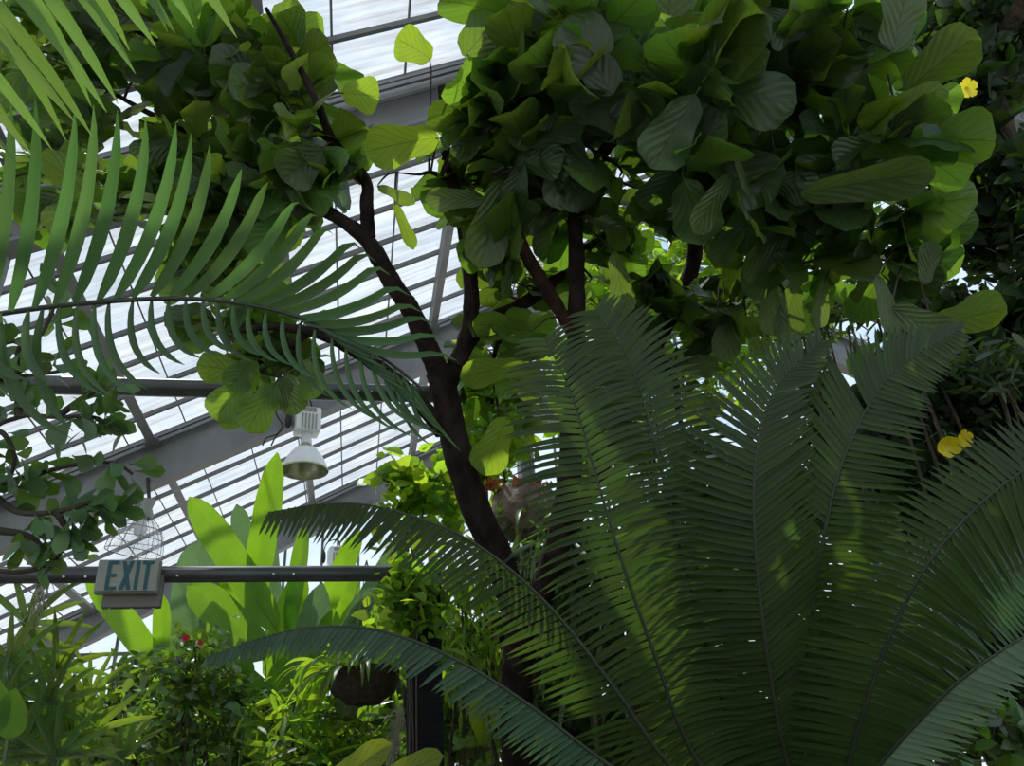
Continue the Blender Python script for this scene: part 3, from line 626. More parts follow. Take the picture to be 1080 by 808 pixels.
# ------------------------------------------------------------------ palm at the left
pr = D(-420, 640, 2.3)
palm = thing('feather_palm', 'near feather palm reaching in from the left with long blade leaflets', 'palm', V(pr[0], pr[1], 0))
mb = MB(); tube(mb, [V(pr[0], pr[1], -.02), V(pr[0] + .02, pr[1], 1.2), V(pr[0], pr[1], 2.1)], [.07, .055, .06], 12, 24, .05); mb.build('stem', GSTEM, palm)
ptop = V(pr[0], pr[1], 2.1)
PD = 2.1
rp = [(-260, 420, 2.35), (-100, 350, 2.2), (0, 331, 2.15), (100, 319, 2.1), (200, 315, 2.1), (280, 325, 2.1), (350, 348, 2.1), (410, 382, 2.1), (447, 412, 2.1)]
RW = [ptop] + dp(rp)
fa = MB()
ups = [(-70, 345, -30, 110), (-45, 340, -12, 105), (-15, 334, 12, 104), (11, 328, 38, 100), (36, 325, 80, 110), (58, 321, 100, 105), (79, 319, 125, 110), (104, 317, 155, 116), (122, 315, 187, 122), (140, 314, 203, 131), (160, 313, 223, 140), (180, 312, 257, 162), (199, 313, 285, 173), (218, 315, 317, 191), (233, 318, 337, 202), (248, 321, 353, 217), (263, 324, 385, 232), (278, 327, 398, 246), (293, 331, 412, 262), (308, 336, 432, 286), (322, 341, 446, 307), (336, 346, 458, 322), (350, 352, 470, 343), (364, 358, 482, 366)]
def pix_leaflet(mb, b0, t0, d0, d1, w, arch, facing, ns=9, tipdrop=.0, fold=.35):
    a = D(*b0, d0); b = D(*t0, d1); L_ = np.linalg.norm(b - a); dirn = (b - a) / L_; s = np.linspace(0, 1, ns + 1)
    nf = camv(*facing); nf = nrm(nf - dirn * (nf @ dirn)); sd_ = nrm(np.cross(dirn, nf)); 
    P = a + (b - a) * s[:, None] + sd_ * (arch * L_ * 4 * s * (1 - s))[:, None]
    if tipdrop:
        q = np.clip((s - .8) / .2, 0, 1); P = P - UP * (q ** 1.5 * tipdrop)[:, None] + sd_ * 0
    T = np.gradient(P, axis=0); T /= np.linalg.norm(T, axis=1)[:, None]; S = np.cross(T, nf)
    wd = w_blade(s) * w / 2; x = V(-1, -.5, 0, .5, 1)
    G = P[:, None] + S[:, None] * (x[None] * wd[:, None])[:, :, None] - nf * (fold * (1 - np.abs(x))[None] * wd[:, None])[:, :, None]
    mb.grid(G, np.stack(np.broadcast_arrays((x * .5 + .5)[None], s[:, None]), -1))
for k, (bx, by, tx, ty) in enumerate(ups):
    big = np.interp(k, [0, 12, 23], [1, .95, .6])
    pix_leaflet(fa, (bx, by), (tx, ty), 2.1, 2.02, .037 * big, np.interp(k, [0, 10, 23], [.02, .07, .10]), (.35, 0, 1), tipdrop=np.interp(k, [0, 9, 16, 23], [0, .03, .10, .04]))
downs = [(-20, 335, 28, 400), (0, 330, 75, 462), (30, 328, 55, 405), (45, 326, 77, 455), (62, 324, 112, 418), (82, 322, 118, 418), (100, 320, 145, 418), (115, 318, 158, 412), (140, 317, 170, 395), (160, 316, 195, 385), (178, 315, 212, 378), (196, 316, 232, 375), (214, 317, 250, 372), (230, 319, 268, 382), (246, 322, 280, 376), (262, 326, 294, 382), (280, 330, 310, 386), (298, 335, 335, 400), (316, 342, 350, 420), (332, 348, 372, 432), (350, 356, 405, 446), (365, 362, 420, 455), (380, 368, 438, 462), (392, 374, 452, 452), (404, 380, 462, 455), (416, 388, 468, 460), (426, 396, 455, 470), (436, 404, 462, 458)]
for k, (bx, by, tx, ty) in enumerate(downs):
    pix_leaflet(fa, (bx, by), (tx, ty), 2.1, 2.0, (.027 if k > 3 else .034) * np.interp(k, [0, 10, 27], [1, .8, .45]), .16, (-.3, .3, 1), fold=.5)
for k in range(14):
    tx, ty = 395 + k * 7, 395 + (k % 5) * 14; pix_leaflet(fa, (330 + k * 8, 340 + k * 5), (max(tx, 400), 372 + 8 * k), 2.1, 2.06, .012, .03 + .01 * (k % 3), (0, .2, 1))
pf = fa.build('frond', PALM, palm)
mb = MB(); tube(mb, RW, [.022, .018, .014, .012, .010, .008, .007, .006, .005, .004], 8, 80); mb.build('rachis', RACH, pf)
fb = MB()
tips = [(250, 40), (205, 30), (185, 35), (165, 50), (143, 78), (125, 110), (113, 119), (98, 145), (80, 130), (55, 158), (35, 165), (18, 172), (-5, 180)]
n_ = len(tips)
for k, (tx, ty) in enumerate(tips):
    u = k / (n_ - 1); bx, by = 130 - 290 * u, -120 + 150 * u
    pix_leaflet(fb, (bx, by), (tx, ty), 1.85, 1.8, .042, -.03, (-.2, -.5, 1))
    if k % 2: pix_leaflet(fb, (bx - 10, by + 12), (tx - 28, ty + 4), 1.95, 1.9, .036, -.05, (-.2, -.3, 1))
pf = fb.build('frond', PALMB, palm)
mb = MB(); tube(mb, [ptop, D(-400, 120, 2.1), D(-160, 30, 1.88), D(-15, -45, 1.85), D(130, -120, 1.87)], [.022, .016, .012, .01, .006], 8, 50); mb.build('rachis', RACH, pf)

# ------------------------------------------------------------------ thick-leaved shrub far left
cb = D(-120, 700, 3.3); cb[2] = 0
clu = thing('thick_leaved_shrub', 'rounded thick-leaved shrub branch at left above the pipe', 'shrub', cb)
j0 = D(-60, 600, 3.2)
mb = MB(); tube(mb, [cb, V(cb[0], cb[1], 1.5), j0], [.05, .04, .03], 10, 30, .08); mb.build('trunk', BARK, clu)
bl = [([(-60, 600, 3.2), (-20, 600, 3.2), (25, 603, 3.15), (55, 592, 3.1), (70, 575, 3.1), (80, 560, 3.1)], 8), ([(-60, 600, 3.2), (-10, 520, 3.2), (40, 500, 3.1), (80, 490, 3.1), (120, 488, 3.1), (140, 500, 3.1)], 16),
      ([(-60, 600, 3.2), (-20, 470, 3.2), (20, 440, 3.1), (60, 440, 3.1), (100, 440, 3.05), (125, 455, 3.05)], 18), ([(-60, 600, 3.2), (-40, 420, 3.2), (0, 400, 3.1), (40, 395, 3.1), (75, 390, 3.1)], 14),
      ([(-10, 520, 3.2), (20, 540, 3.1), (60, 540, 3.05), (100, 530, 3.05), (125, 545, 3.05)], 18), ([(20, 440, 3.1), (20, 370, 3.15), (45, 350, 3.15), (65, 300, 3.2)], 7), ([(60, 440, 3.1), (95, 415, 3.1), (118, 412, 3.1)], 10), ([(60, 540, 3.05), (72, 560, 3.05), (80, 570, 3.05)], 8), ([(0, 560, 3.1), (30, 565, 3.1), (50, 580, 3.1)], 8), ([(-20, 470, 3.2), (0, 455, 3.1), (15, 480, 3.1), (10, 510, 3.1)], 10), ([(-40, 420, 3.2), (-10, 370, 3.1), (15, 360, 3.1)], 6)]
for pts, nl in bl:
    mb = MB(); P = tube(mb, dp(pts), [.016, .012, .009, .006], 7, 40, .05); b = mb.build('branch', TWIG, clu)
    f = MB()
    for k in range(int(nl * 1.8)):
        u = RNG.beta(2.4, 1.1); p = P[int((.12 + .88 * u) * 39)] + RNG.normal(0, .02, 3)
        d = rdir(.9) + nrm(P[-1] - P[-8]) * .6; s = RNG.uniform(.09, .135)
        leaf(f, p, d, camv(0, 0, 1) + RNG.normal(0, .7, 3), s, s * RNG.uniform(.46, .6), w_obov, RNG.uniform(-.2, .4), .15, 6, 2, petiole=.012)
    f.build('foliage', CLU, b)

# ------------------------------------------------------------------ bird of paradise clump
bb = D(262, 900, 6.2); bb[2] = 0
bop = thing('paddle_leaf_clump', 'giant paddle-leaved clump glowing lime behind the left pipe', 'plant', bb)
pads = [  # base, tip, d, width px, facing, material, bend
 ((292, 665), (200, 535), 6.1, 40, (.45, .1, 1), 0, .1), ((258, 690), (291, 490), 6.2, 36, (.1, 0, 1), 0, .05), ((305, 670), (322, 560), 6.3, 28, (-.5, 0, 1), 0, 0), ((335, 660), (378, 566), 6.25, 28, (.3, 0, 1), 0, .1),
 ((172, 712), (92, 612), 6.0, 34, (.2, .3, 1), 0, .1), ((170, 712), (172, 632), 6.1, 24, (0, 0, 1), 0, 0), ((198, 712), (212, 578), 6.4, 60, (.1, .2, 1), 1, .1), ((280, 695), (196, 628), 5.9, 46, (.3, .5, 1), 2, .2),
 ((240, 752), (208, 668), 5.95, 48, (.2, .1, 1), 0, .05), ((305, 765), (224, 704), 5.8, 40, (.2, .4, 1), 0, .15), ((292, 690), (283, 562), 6.6, 30, (-.2, 0, 1), 1, 0), ((272, 640), (251, 538), 6.7, 28, (.4, 0, 1), 1, 0),
 ((352, 690), (430, 568), 6.4, 26, (.4, 0, 1), 1, .1), ((372, 720), (405, 610), 6.5, 30, (.3, 0, 1), 0, .1), ((302, 800), (338, 625), 6.1, 44, (0, .1, 1), 1, .0), ((285, 720), (318, 610), 6.35, 40, (-.2, 0, 1), 0, 0), ((250, 720), (236, 600), 6.5, 44, (.1, 0, 1), 2, 0),
 ((322, 760), (352, 650), 6.0, 34, (.2, 0, 1), 0, .1), ((330, 740), (392, 630), 6.5, 36, (-.3, .2, 1), 0, .1), ((225, 800), (262, 700), 5.9, 40, (0, .2, 1), 0, .1), ((280, 800), (300, 700), 5.9, 36, (0, .1, 1), 0, .1), ((380, 760), (425, 680), 6.4, 40, (0, 0, 1), 0, .1), ((232, 700), (222, 610), 6.6, 44, (0, 0, 1), 1, .1), ((345, 700), (372, 600), 6.7, 40, (0, 0, 1), 2, .1), ((160, 800), (130, 705), 6.1, 40, (0, .2, 1), 0, .1),
]
for (b0, t0, d, w, fc, mi, bend) in pads:
    a = D(*b0, d); b = D(*t0, d - .05); L_ = np.linalg.norm(b - a)
    mb = MB(); leaf(mb, a, b - a + UP * L_ * bend, camv(*fc), L_ * 1.06, w * .82 * d / F, w_paddle, bend * 1.6, .22, 18, 4, .012 if mi == 0 else .03)
    pet = bb + V(RNG.uniform(-.3, .3), RNG.uniform(-.3, .3), 0)
    tube(mb, [pet, (pet * .4 + a * .6) + V(0, 0, -.1), a, a + (b - a) * .12, a + (b - a) * .25], [.035, .024, .013, .006, .002], 7, 26, 0, mat=1)
    o = mb.build('leaf', [[PAD, PADG, PAD][mi], GSTEM], bop)
    if mi == 1: o['label'] = 'grey-green paddle leaf'

# ------------------------------------------------------------------ lady palms bottom left
fans = [((28, 657), 66, 3.9, 1), ((60, 706), 64, 3.8, 1), ((10, 700), 60, 3.7, 1), ((52, 742), 62, 3.6, 1), ((22, 790), 66, 3.5, 1), ((100, 770), 60, 3.7, 1), ((-5, 745), 60, 3.6, 1), ((95, 735), 56, 4.0, 1), ((60, 800), 62, 3.5, 1), ((130, 800), 56, 3.9, 1), ((75, 775), 60, 3.6, 1), ((20, 735), 64, 3.7, 1), ((40, 765), 64, 3.6, 1)]
lb = D(40, 950, 3.8); lb[2] = 0
lp = thing('lady_palm', 'fan-leaved lady palm in the bottom left corner', 'palm', lb)
for (c0, r, d, _) in fans:
    c = D(*c0, d); mb = MB(); nb = int(RNG.integers(9, 13)); tilt = camv(RNG.uniform(-.4, .4), RNG.uniform(.1, .6), 1)
    ax = nrm(np.cross(tilt, V(.1, 1, .1))); ay = nrm(np.cross(ax, tilt)); ay = ay if ay[2] > 0 else -ay; ax = np.cross(ay, tilt)
    for k in range(nb):
        a = math.radians(-35 + 250 * k / (nb - 1)) + RNG.normal(0, .06); L_ = r * d / F * RNG.uniform(.85, 1.15)
        leaf(mb, c, ax * math.cos(a) + ay * math.sin(a), tilt, L_, .034, w_blade, RNG.uniform(.1, .6), .4, 8, 1)
    s0 = lb + V(RNG.uniform(-.35, .35), RNG.uniform(-.3, .3), 0)
    tube(mb, [s0, (s0 + c) / 2 + V(0, 0, .3), c], [.014, .010, .005], 6, 16, 0, mat=1)
    mb.build('leaf', [FAN, GSTEM], lp)

# ------------------------------------------------------------------ generic planting
def bush(name, label, cat, px, py, d, rx, ry, rd, n, size, m, prof=w_ovate, ratio=.5, shell=.4, stems=5, droop=.6, group=None, base=None, nbias=0, upb=.5, dirb=None, var=.3, rough_stem=TWIG, ns=4, nw=1, back=0, sr=1.0):
    c = D(px, py, d); bs = V(c[0], c[1], 0) if base is None else base
    t = thing(name, label, cat, bs, group)
    sc = d / F; rX, rY = rx * sc, ry * sc; cx, cy, cz = M @ V(1, 0, 0), M @ V(0, 1, 0), M @ V(0, 0, -1)
    f = MB()
    tw = []
    mb = MB(); tips = []
    for k in range(stems):
        e = c + cx * RNG.uniform(-.7, .7) * rX + cy * RNG.uniform(-.3, .7) * rY + cz * RNG.uniform(-.5, .5) * rd
        P = tube(mb, [bs + V(RNG.uniform(-.1, .1), RNG.uniform(-.1, .1), 0), (bs + e) / 2 + RNG.normal(0, .12, 3), c + (e - c) * .4 - cy * rY * .3, e], [.03 * sr, .02 * sr, .012 * sr, .005], 6, 24, .08)
        tips.append(P[8:])
    mb.build('stem', rough_stem, t)
    tips = np.concatenate(tips)
    K = max(6, n // 14)
    for k in range(K):
        q = rdir(); q = q * RNG.uniform(shell, 1) ** .5
        p = c + cx * q[0] * rX + cy * q[1] * rY + cz * q[2] * rd
        if p[2] < .05: p[2] = .05 + RNG.uniform(0, .3)
        j = int(np.argmin(np.linalg.norm(tips - p, axis=1))); a = tips[j]
        tube(f, [a, (a + p) / 2 + RNG.normal(0, .03, 3), p], [.006, .004, .002], 4, 5, 0, mat=1, cap=False)
        for _ in range(14):
            u = RNG.uniform(.35, 1.05); b = a + (p - a) * u + RNG.normal(0, size * .5, 3)
            dd = rdir(.7) + (dirb if dirb is not None else 0)
            s = size * RNG.uniform(.6, 1.25)
            leaf(f, b, dd, UP * upb + rdir() + camv(0, 0, 1) * nbias, s, s * ratio * RNG.uniform(.8, 1.15), prof, droop * RNG.uniform(.3, 1.2), .2, ns, nw)
    for _ in range(back):
        q = rdir() * RNG.uniform(.2, .9); p = c + cx * q[0] * rX + cy * q[1] * rY + cz * abs(q[2]) * rd
        s = size * RNG.uniform(1.6, 2.5)
        leaf(f, p, rdir(.6), camv(0, 0, 1) + rdir() * .7, s, s * .6, w_heart, droop, .2, 4, 1)
    f.build('foliage', [m, TWIG], t)
    return t
# bottom left shrubs
bush('leafy_shrub', 'bright shrub of small oval leaves at the foot of the paddle leaves', 'shrub', 205, 760, 4.9, 80, 60, .5, 1300, .085, BUSH, upb=.8)
bush('leafy_shrub', 'pale sunlit low shrub between fan palm and red flower shrub', 'shrub', 120, 785, 5.2, 60, 45, .4, 700, .08, BUSH, upb=.8)
bush('leafy_shrub', 'lime shrub of strap leaves in front of the hanging basket', 'shrub', 310, 790, 4.7, 60, 50, .4, 500, .16, VINEL, w_strap, .18, stems=6, ns=6)
bush('leafy_shrub', 'small shrub of grassy leaves beneath the hanging basket', 'shrub', 385, 800, 5.0, 50, 45, .4, 420, .16, BUSH, w_strap, .2, ns=6)
bush('leafy_shrub', 'tall dark-stemmed shrub against the sloping glass, left of the paddle leaves', 'shrub', 140, 735, 5.6, 40, 45, .4, 500, .09, BUSH, upb=.6)
bush('leafy_shrub', 'round-topped shrub carrying the two small red flowers', 'shrub', 205, 705, 4.75, 48, 36, .3, 420, .085, BUSH, upb=.8, sr=.4)
fl = thing('red_flower', 'small red flower in the bright shrub below the EXIT sign', 'flower', D(196, 673, 4.5), 'red flowers on the left shrub'); 
def flower5(parent, c, face, r, m, n=5, throat=None, cup=.5):
    face = nrm(face); x = nrm(np.cross(face, V(.1, .2, 1))); y = np.cross(face, x)
    for k in range(n):
        a = 2 * PI * k / n; e = x * math.cos(a) + y * math.sin(a)
        mb = MB(); leaf(mb, c, e + face * cup, face, r * 1.15, r * 1.0, w_obov, -.25 if cup < .8 else .4, .1, 6, 2, .02, grav=False); mb.build('petal', m, parent)
    mb = MB(); lathe(mb, c - face * r * .6, face, [(r * .05, 0), (r * .12, r * .3), (r * .28, r * .62)], 12); mb.build('throat', throat or m, parent)
flower5(fl, D(196, 673, 4.5), camv(.3, .3, 1), .022, PINK)
fl2 = thing('red_flower', 'small red flower in the bright shrub, to the right of its twin', 'flower', D(212, 678, 4.5), 'red flowers on the left shrub'); flower5(fl2, D(212, 678, 4.5), camv(-.3, .2, 1), .018, PINK)

# centre back: lime vines on the end columns
bush('climbing_vine', 'lime heart-leaved climber behind the fork of the fig trunk', 'vine', 515, 440, 6.6, 42, 85, .4, 560, .16, VINEL, w_heart, .75, nbias=.5)
bush('climbing_vine', 'lime climber lit from behind, left of the dark fig trunk', 'vine', 440, 530, 6.4, 46, 50, .4, 460, .14, VINEL, w_heart, .7, nbias=.5)
bush('climbing_vine', 'lime climber filling the gap right of the slim grey column', 'vine', 650, 410, 7.2, 75, 110, .5, 1000, .15, VINEL, w_ovate, .55, nbias=.4, back=60)
bush('climbing_vine', 'lime climber behind the dark fig limbs below the canopy middle', 'vine', 690, 290, 7.6, 100, 60, .5, 700, .17, VINEL, w_ovate, .5, nbias=.4)
bush('tall_hedge', 'green leafy bank far behind the paddle leaves and left shrubs', 'hedge', 180, 800, 7.6, 260, 75, .6, 1800, .16, BUSH, nbias=.3, back=300)
bush('tall_hedge', 'green leafy bank far behind the black post', 'hedge', 430, 720, 7.8, 95, 100, .6, 1200, .16, BUSH, nbias=.3, back=150)
bush('climbing_vine', 'pale green narrow-leaved climber above the tall cycad fronds', 'vine', 790, 380, 7.0, 90, 50, .5, 700, .16, VINEL, w_ovate, .32, nbias=.2)
bush('climbing_vine', 'lime climber hanging around the top of the black post', 'vine', 432, 622, 4.25, 38, 42, .2, 420, .09, VINEL, w_heart, .6, nbias=.4, sr=.3, stems=3)
bush('trailing_plant', 'yellow-green strap leaves between black post and fig trunk', 'plant', 490, 650, 5.6, 38, 75, .3, 420, .2, VINEL, w_strap, .14, droop=1.6, ns=7, dirb=-UP * .9)
bush('trailing_plant', 'dark mass of drooping strap leaves right of the fig trunk', 'plant', 640, 620, 4.9, 90, 80, .4, 1100, .26, STRAP, w_strap, .12, droop=1.8, ns=8, dirb=-UP * .7)
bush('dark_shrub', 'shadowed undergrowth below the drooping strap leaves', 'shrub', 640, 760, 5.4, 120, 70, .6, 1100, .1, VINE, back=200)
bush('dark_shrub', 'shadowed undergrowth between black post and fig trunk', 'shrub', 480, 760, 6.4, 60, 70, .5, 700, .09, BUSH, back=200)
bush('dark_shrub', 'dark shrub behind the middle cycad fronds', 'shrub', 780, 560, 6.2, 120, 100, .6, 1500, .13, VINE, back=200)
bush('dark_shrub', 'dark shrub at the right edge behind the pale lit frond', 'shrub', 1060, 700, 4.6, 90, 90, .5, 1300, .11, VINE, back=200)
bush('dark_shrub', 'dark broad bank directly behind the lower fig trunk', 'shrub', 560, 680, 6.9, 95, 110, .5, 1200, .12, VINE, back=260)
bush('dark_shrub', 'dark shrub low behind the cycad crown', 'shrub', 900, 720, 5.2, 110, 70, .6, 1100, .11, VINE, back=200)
# right: vine covered wall of plants
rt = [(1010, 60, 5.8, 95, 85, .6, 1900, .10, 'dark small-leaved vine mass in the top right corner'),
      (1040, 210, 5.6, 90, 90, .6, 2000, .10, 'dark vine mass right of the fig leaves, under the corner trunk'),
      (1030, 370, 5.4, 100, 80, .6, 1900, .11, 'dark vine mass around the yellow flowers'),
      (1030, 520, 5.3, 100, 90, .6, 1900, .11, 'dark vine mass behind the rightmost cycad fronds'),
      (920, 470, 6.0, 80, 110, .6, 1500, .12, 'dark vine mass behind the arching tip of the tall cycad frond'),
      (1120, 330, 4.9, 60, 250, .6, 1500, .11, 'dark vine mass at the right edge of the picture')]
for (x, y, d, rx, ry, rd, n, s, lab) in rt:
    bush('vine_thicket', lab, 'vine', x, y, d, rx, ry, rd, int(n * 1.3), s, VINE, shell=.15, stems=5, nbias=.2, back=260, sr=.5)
bush('small_leaved_vine', 'sunlit lime small-leaved vine in the gap below the big fig leaf', 'vine', 915, 235, 5.9, 42, 45, .3, 420, .07, VINEL, nbias=.4)
bush('narrow_leaf_shrub', 'grey-green narrow-leaved shrub above the arching cycad tips', 'shrub', 850, 330, 5.7, 75, 32, .3, 600, .15, STRAP, w_strap, .2, nbias=.3, ns=5)
bush('narrow_leaf_shrub', 'narrow-leaved shrub at the right edge above the yellow flowers', 'shrub', 1050, 385, 4.6, 45, 28, .2, 260, .13, STRAP, w_strap, .22, ns=5)
bush('narrow_leaf_shrub', 'glossy low shrub with red blooms in the bottom right corner', 'shrub', 1040, 775, 3.3, 60, 28, .25, 240, .12, BUSH, w_ovate, .45, ns=5, nw=2)
# stump / beam top right
mb = MB(); tb = D(1190, -60, 5.2)
cb_ = D(1050, 60, 5.6)
ct = thing('leaning_trunk', 'bare grey-brown leaning trunk in the top right corner', 'trunk', V(cb_[0], cb_[1] + .6, 0))
tube(mb, [V(cb_[0], cb_[1] + .6, -.02), V(cb_[0], cb_[1] + .5, 3), D(1046, 90, 5.6), D(1060, 40, 5.4), D(1085, -10, 5.2), D(1120, -80, 5)], [.14, .11, .08, .07, .065, .05], 12, 50, .08); mb.build('bark', BARKW, ct)
# flowers
fx = [((1000, 468), 4.6, .075, (-.35, -.3, 1), 'larger yellow trumpet flower on the dark vine at right', .75), ((1016, 463), 4.7, .052, (.2, .1, 1), 'smaller open yellow flower just right of the larger one', .3), ((1019, 94), 4.9, .06, (.1, 0, 1), 'single yellow flower high in the top right vines', .3)]
for (p, d, r, fc, lab, cup) in fx:
    c = D(*p, d); t = thing('yellow_flower', lab, 'flower', c, 'yellow flowers on the right vines'); flower5(t, c, camv(*fc), r, YPET, 5, THRO, cup)
    mb = MB(); tube(mb, [c - camv(*fc) * r * .5, c - camv(*fc) * r * 1.6 + UP * .04, c + V(.05, .25, .12)], [.004, .004, .003], 5, 10); mb.build('stalk', GSTEM, t)
for k, (x, y) in enumerate(((990, 772), (984, 790))):
    c = D(x, y, 2.95); t = thing('red_flower', ['crimson spiky bloom at bottom right, the upper of two', 'crimson spiky bloom at bottom right, the lower of two'][k], 'flower', c, 'crimson blooms at bottom right'); flower5(t, c, camv(-.3 + k, .5, 1), .035, PINK, 5, None, .2)

# ------------------------------------------------------------------ hanging basket
hc = D(384, 716, 4.6)
hb = thing('hanging_basket', 'dark fibre hanging basket overflowing with trailing stems', 'basket', hc)
mb = MB(); lathe(mb, hc - UP * .14, UP, [(0, 0), (.1, .01), (.17, .07), (.205, .16), (.205, .19), (.18, .19), (.15, .12)], 24); G = mb.v[0]; G += RNG.normal(0, .006, G.shape); mb.build('bowl', FIBRE, hb)
mb = MB()
hook = V(hc[0], hc[1], DY(384, 604, 4.3)[2] + .25)
for k in range(4):
    a = k * PI / 2 + .4; tube(mb, [hc + V(.2 * math.cos(a), .2 * math.sin(a), .05), hook], [.003, .003], 4, 3)
mb.build('hanger_wire', ALU, hb)
f = MB()
for k in range(120):
    a = RNG.uniform(0, 2 * PI); p = hc + V(.18 * math.cos(a), .18 * math.sin(a), .04)
    leaf(f, p, V(math.cos(a), math.sin(a), RNG.uniform(-.2, 1.0)), UP + rdir() * .5, RNG.uniform(.16, .42), .028, w_strap, RNG.uniform(2, 4), .2, 9, 1)
f.build('foliage', VINEL, hb)
pc = D(366, 742, 4.95); pp = thing('hanging_pot', 'pale plastic pot hanging below the dark fibre basket', 'pot', pc)
mb = MB(); lathe(mb, pc - UP * .08, UP, [(0, 0), (.06, 0), (.085, .14), (.092, .14), (.092, .165), (.08, .165), (.07, .1)], 24); mb.build('pot', POTM, pp)
mb = MB()
for k in range(3):
    a = k * 2 * PI / 3; tube(mb, [pc + V(.088 * math.cos(a), .088 * math.sin(a), .07), pc + UP * .4 + V(.02, .1, .0)], [.002, .002], 4, 3)
mb.build('hanger_wire', ALU, pp)
f = MB()
for k in range(40):
    a = RNG.uniform(0, 2 * PI); p = pc + V(.06 * math.cos(a), .06 * math.sin(a), .07)
    leaf(f, p, V(math.cos(a), math.sin(a), .9), UP + rdir() * .4, RNG.uniform(.12, .3), .022, w_strap, 3.0, .2, 8, 1)
f.build('foliage', STRAP, pp)
# moss plumes
for (x, y0, y1, d, lab) in ((76, 622, 702, 4.35, 'dry beige moss strand hanging from the pipe left of the EXIT sign'), (420, 745, 812, 4.6, 'dry beige moss hanging beside the black post')):
    mb = MB(); a = D(x, y0, d); b = D(x - 8, y1, d)
    if x < 100: a = V(a[0], 4.3, DY(80, 606, 4.3)[2]); b = V(b[0], 4.3, b[2])
    for k in range(150 if x > 100 else 90):
        u = RNG.uniform(0, .8); p = a + (b - a) * u + RNG.normal(0, .014, 3); q = p + (b - a) * RNG.uniform(.1, .3) + RNG.normal(0, .02, 3)
        tube(mb, [p, (p + q) / 2 + RNG.normal(0, .012, 3), q], [.0022, .002, .001], 3, 6, cap=False)
    tube(mb, [a, b], [.004, .002], 4, 8)
    tag(mb.build('hanging_moss', MOSS, loc=a), lab, 'moss')

# staghorn fern on its mount
sc_ = D(556, 541, 5.5)
sg = thing('staghorn_fern', 'brown papery staghorn fern shield with orange dead fronds in trunk fork', 'fern', sc_)
mb = MB(); u = np.linspace(0, PI, 14); v = np.linspace(0, 2 * PI, 30, endpoint=False)
G = np.array([[sc_ + (M @ V(1, 0, 0)) * (.235 * math.sin(a) * math.cos(b)) + UP * (.21 * math.cos(a)) * (1.1 if a < 1.5 else 1) + (M @ V(0, 0, -1)) * (.12 * math.sin(a) * math.sin(b)) for b in v] for a in u])
ctr = G.mean((0, 1)); rad = G - ctr; G = ctr + rad * (1 + .10 * np.sin(rad @ V(60, 30, 90))[..., None] + RNG.normal(0, .02, G.shape[:2])[..., None]); mb.grid(G, None, 0, closed=True); mb.build('shield', SHIELD, sg)
mb = MB()
for k in range(60):
    p = sc_ + UP * .17 + (M @ V(1, 0, 0)) * RNG.uniform(-.3, .2) + RNG.normal(0, .02, 3)
    leaf(mb, p, UP + rdir() * .8, rdir(), RNG.uniform(.05, .09), .05, w_heart, .3, .3, 4, 1)
mb.build('dead_frond', RUST, sg)
mb = MB()
for k in range(26):
    p = sc_ + (M @ V(1, 0, 0)) * RNG.uniform(-.2, .25) - UP * RNG.uniform(0, .2)
    leaf(mb, p, V(RNG.uniform(-1, 1), -.5, RNG.uniform(-.6, .5)), UP + rdir() * .6, RNG.uniform(.25, .5), .04, w_strap, 2.6, .2, 10, 1)
mb.build('fertile_frond', STRAP, sg)
mb = MB(); mp_ = sc_ - UP * .35 + camv(0, 0, -1) * .1
tube(mb, [V(sc_[0], sc_[1] + .1, -.01), V(sc_[0], sc_[1] + .1, 1.5), mp_, sc_], [.06, .05, .05, .05], 10, 30, .08); mb.build('mount_pole', BARKW, sg)

# broad yellow-green leaves
def broad(label, specs, base, m=YEL, name='broad_leaf_plant', prof=w_heart):
    t = thing(name, label, 'plant', V(base[0], base[1], 0))
    for (b0, t0, d, w, fc) in specs:
        a = D(*b0, d); b = D(*t0, d - .05); L_ = np.linalg.norm(b - a); mb = MB()
        leaf(mb, a, b - a + UP * L_ * .15, camv(*fc), L_ * 1.02, w * d / F, prof, .3, .12, 12, 4, .03)
        tube(mb, [V(base[0], base[1], 0), (V(base[0], base[1], 0) + a) / 2 + V(.03, .03, .1), a], [.016, .012, .007], 6, 14, 0, mat=1); mb.build('leaf', [m, GSTEM], t)
broad('yellow-green heart-shaped leaf beside the fig trunk base', [((514, 735), (508, 786), 5.2, 36, (.1, .1, 1))], D(520, 830, 5.25))
broad('yellow-green round leaf behind the slim grey column foot', [((590, 722), (612, 762), 5.6, 42, (-.2, .2, 1)), ((596, 730), (604, 700), 5.6, 24, (.4, 0, 1))], D(590, 830, 5.7))
broad('yellow-green wavy leaf rising over the bottom edge, left of the post foot', [((330, 850), (415, 792), 3.6, 34, (.1, .8, .6)), ((400, 830), (468, 804), 3.5, 30, (0, .8, .6))], D(370, 1000, 3.5), prof=w_paddle)
broad('lime leaf at the bottom left edge beside the fan palm', [((8, 780), (16, 728), 3.3, 34, (.2, 0, 1)), ((-6, 770), (-2, 715), 3.3, 34, (0, 0, 1))], D(-30, 1000, 3.3), PAD, prof=w_ovate)
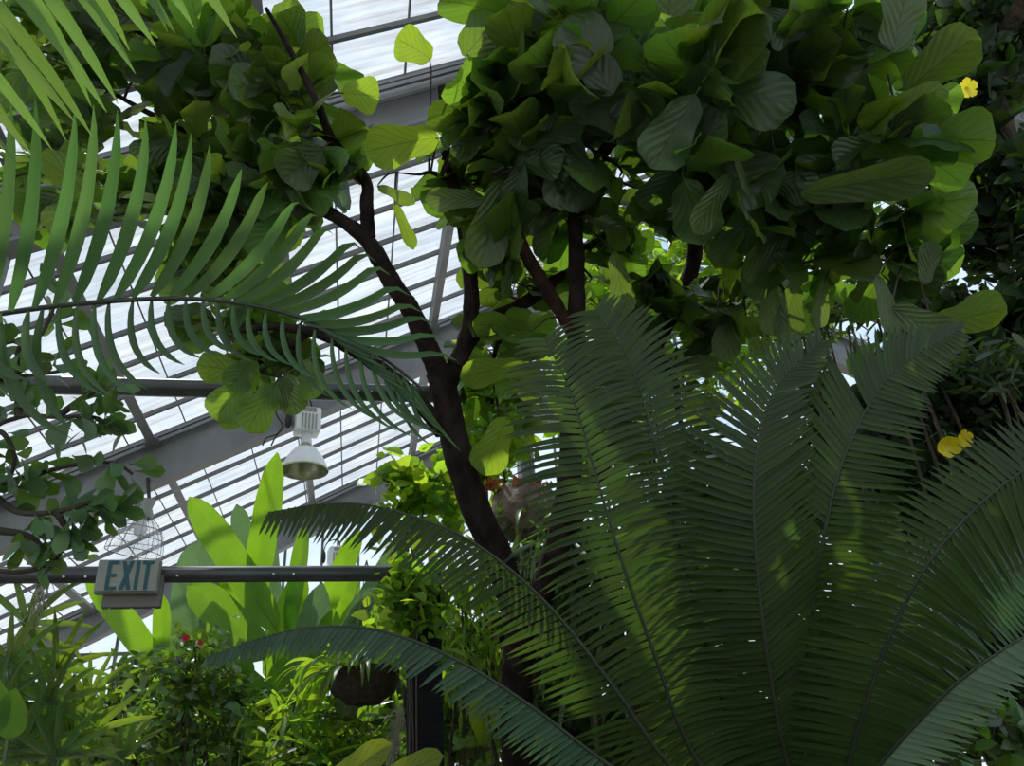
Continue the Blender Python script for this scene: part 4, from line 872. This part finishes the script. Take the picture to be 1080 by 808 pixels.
# small fern
fb_ = D(560, 830, 5.4); fn = thing('small_fern', 'small bright fern at the foot of the fig trunk', 'fern', V(fb_[0], fb_[1], 0))
for pts in ([(555, 800, 5.4), (530, 782, 5.3), (495, 782, 5.2), (478, 790, 5.2)], [(555, 800, 5.4), (540, 790, 5.3), (515, 800, 5.2), (500, 812, 5.1)], [(640, 850, 5.1), (630, 800, 5.0), (640, 780, 5), (660, 772, 5)]):
    frond(fn, pts, (0, .8, .6), .07, .02, .018, m=FERN, ang=(75, 60), curve=.2, r=.004, gr=.2)
mb = MB(); tube(mb, [V(fb_[0], fb_[1], -.01), V(fb_[0], fb_[1], 1.0), D(555, 800, 5.4)], [.05, .04, .02], 8, 20, .1); mb.build('stem', BARKW, fn)
# ochre rock
rc = D(722, 800, 4.2)
rk = MB(); u = np.linspace(0, PI, 16); v = np.linspace(0, 2 * PI, 28, endpoint=False); k_ = RNG.uniform(3, 9, (4, 3)); ph = RNG.uniform(0, 6, 4)
G = np.array([[V(math.sin(a) * math.cos(b), math.sin(a) * math.sin(b), math.cos(a)) for b in v] for a in u])
dis = 1 + sum(.07 * np.sin(G @ k_[i] + ph[i]) for i in range(4)) ; G = G * dis[..., None] * V(.24, .26, 1.0) ; top = rc[2] + .18
G[..., 2] = G[..., 2] / G[..., 2].max() * top * .5 + top * .5; G[..., :2] += rc[:2]; rk.grid(G, None, 0, closed=True)
tag(rk.build('ochre_rock', ROCK, loc=V(rc[0], rc[1], 0)), 'ochre rock lump showing between the lower cycad fronds', 'rock')

# outside garden beyond the glass, right side
for (x, y, lab, s) in ((16, 23, 'leafy tree outside beyond the right roof', 1.0),):
    pass

# ------------------------------------------------------------------ light
sun = bpy.data.lights.new('sun', 'SUN'); sun.energy = 14; sun.angle = .012; sun.color = (1, .95, .86)
so = bpy.data.objects.new('sun', sun); C.objects.link(so)
from mathutils import Vector, Matrix
sdv = Vector((-.28, .42, .86)).normalized(); so.rotation_euler = sdv.to_track_quat('Z', 'Y').to_euler(); so.location = (-6, 6, 14)
w = bpy.data.worlds.new('world'); bpy.context.scene.world = w; w.use_nodes = True; nt = w.node_tree; nt.nodes.clear()
o = nt.nodes.new('ShaderNodeOutputWorld'); b = nt.nodes.new('ShaderNodeBackground'); tc = nt.nodes.new('ShaderNodeTexCoord')
sx_ = nt.nodes.new('ShaderNodeSeparateXYZ'); cr = nt.nodes.new('ShaderNodeValToRGB'); nt.links.new(tc.outputs['Generated'], sx_.inputs[0]); nt.links.new(sx_.outputs[2], cr.inputs[0])
e = cr.color_ramp.elements; e[0].position = 0; e[0].color = (.80, .84, .86, 1); e[1].position = 1; e[1].color = (.40, .62, .92, 1); m_ = e.new(.35); m_.color = (.62, .78, .95, 1)
nt.links.new(cr.outputs[0], b.inputs[0]); b.inputs[1].default_value = 1.25; nt.links.new(b.outputs[0], o.inputs[0])

# ------------------------------------------------------------------ camera
cam = bpy.data.cameras.new('camera'); cam.sensor_fit = 'HORIZONTAL'; cam.sensor_width = 36; cam.lens = 36 * F / 1080; cam.clip_end = 200; cam.clip_start = .05
co = bpy.data.objects.new('camera', cam); C.objects.link(co)
mw = Matrix([[*(float(M[i, j]) * (1 if j < 2 else -1) for j in range(3)), float(CAM[i])] for i in range(3)] + [[0, 0, 0, 1]])
co.matrix_world = mw
sc = bpy.context.scene; sc.camera = co
sc.view_settings.view_transform = 'Standard'; sc.view_settings.look = 'None'; sc.view_settings.gamma = 1; sc.view_settings.use_curve_mapping = False; sc.view_settings.exposure = .12
sc.cycles.max_bounces = 8; sc.cycles.transparent_max_bounces = 12; sc.cycles.diffuse_bounces = 4; sc.cycles.transmission_bounces = 4; sc.cycles.caustics_reflective = False; sc.cycles.caustics_refractive = False
sc.cycles.sample_clamp_indirect = 4; sc.cycles.use_denoising = True
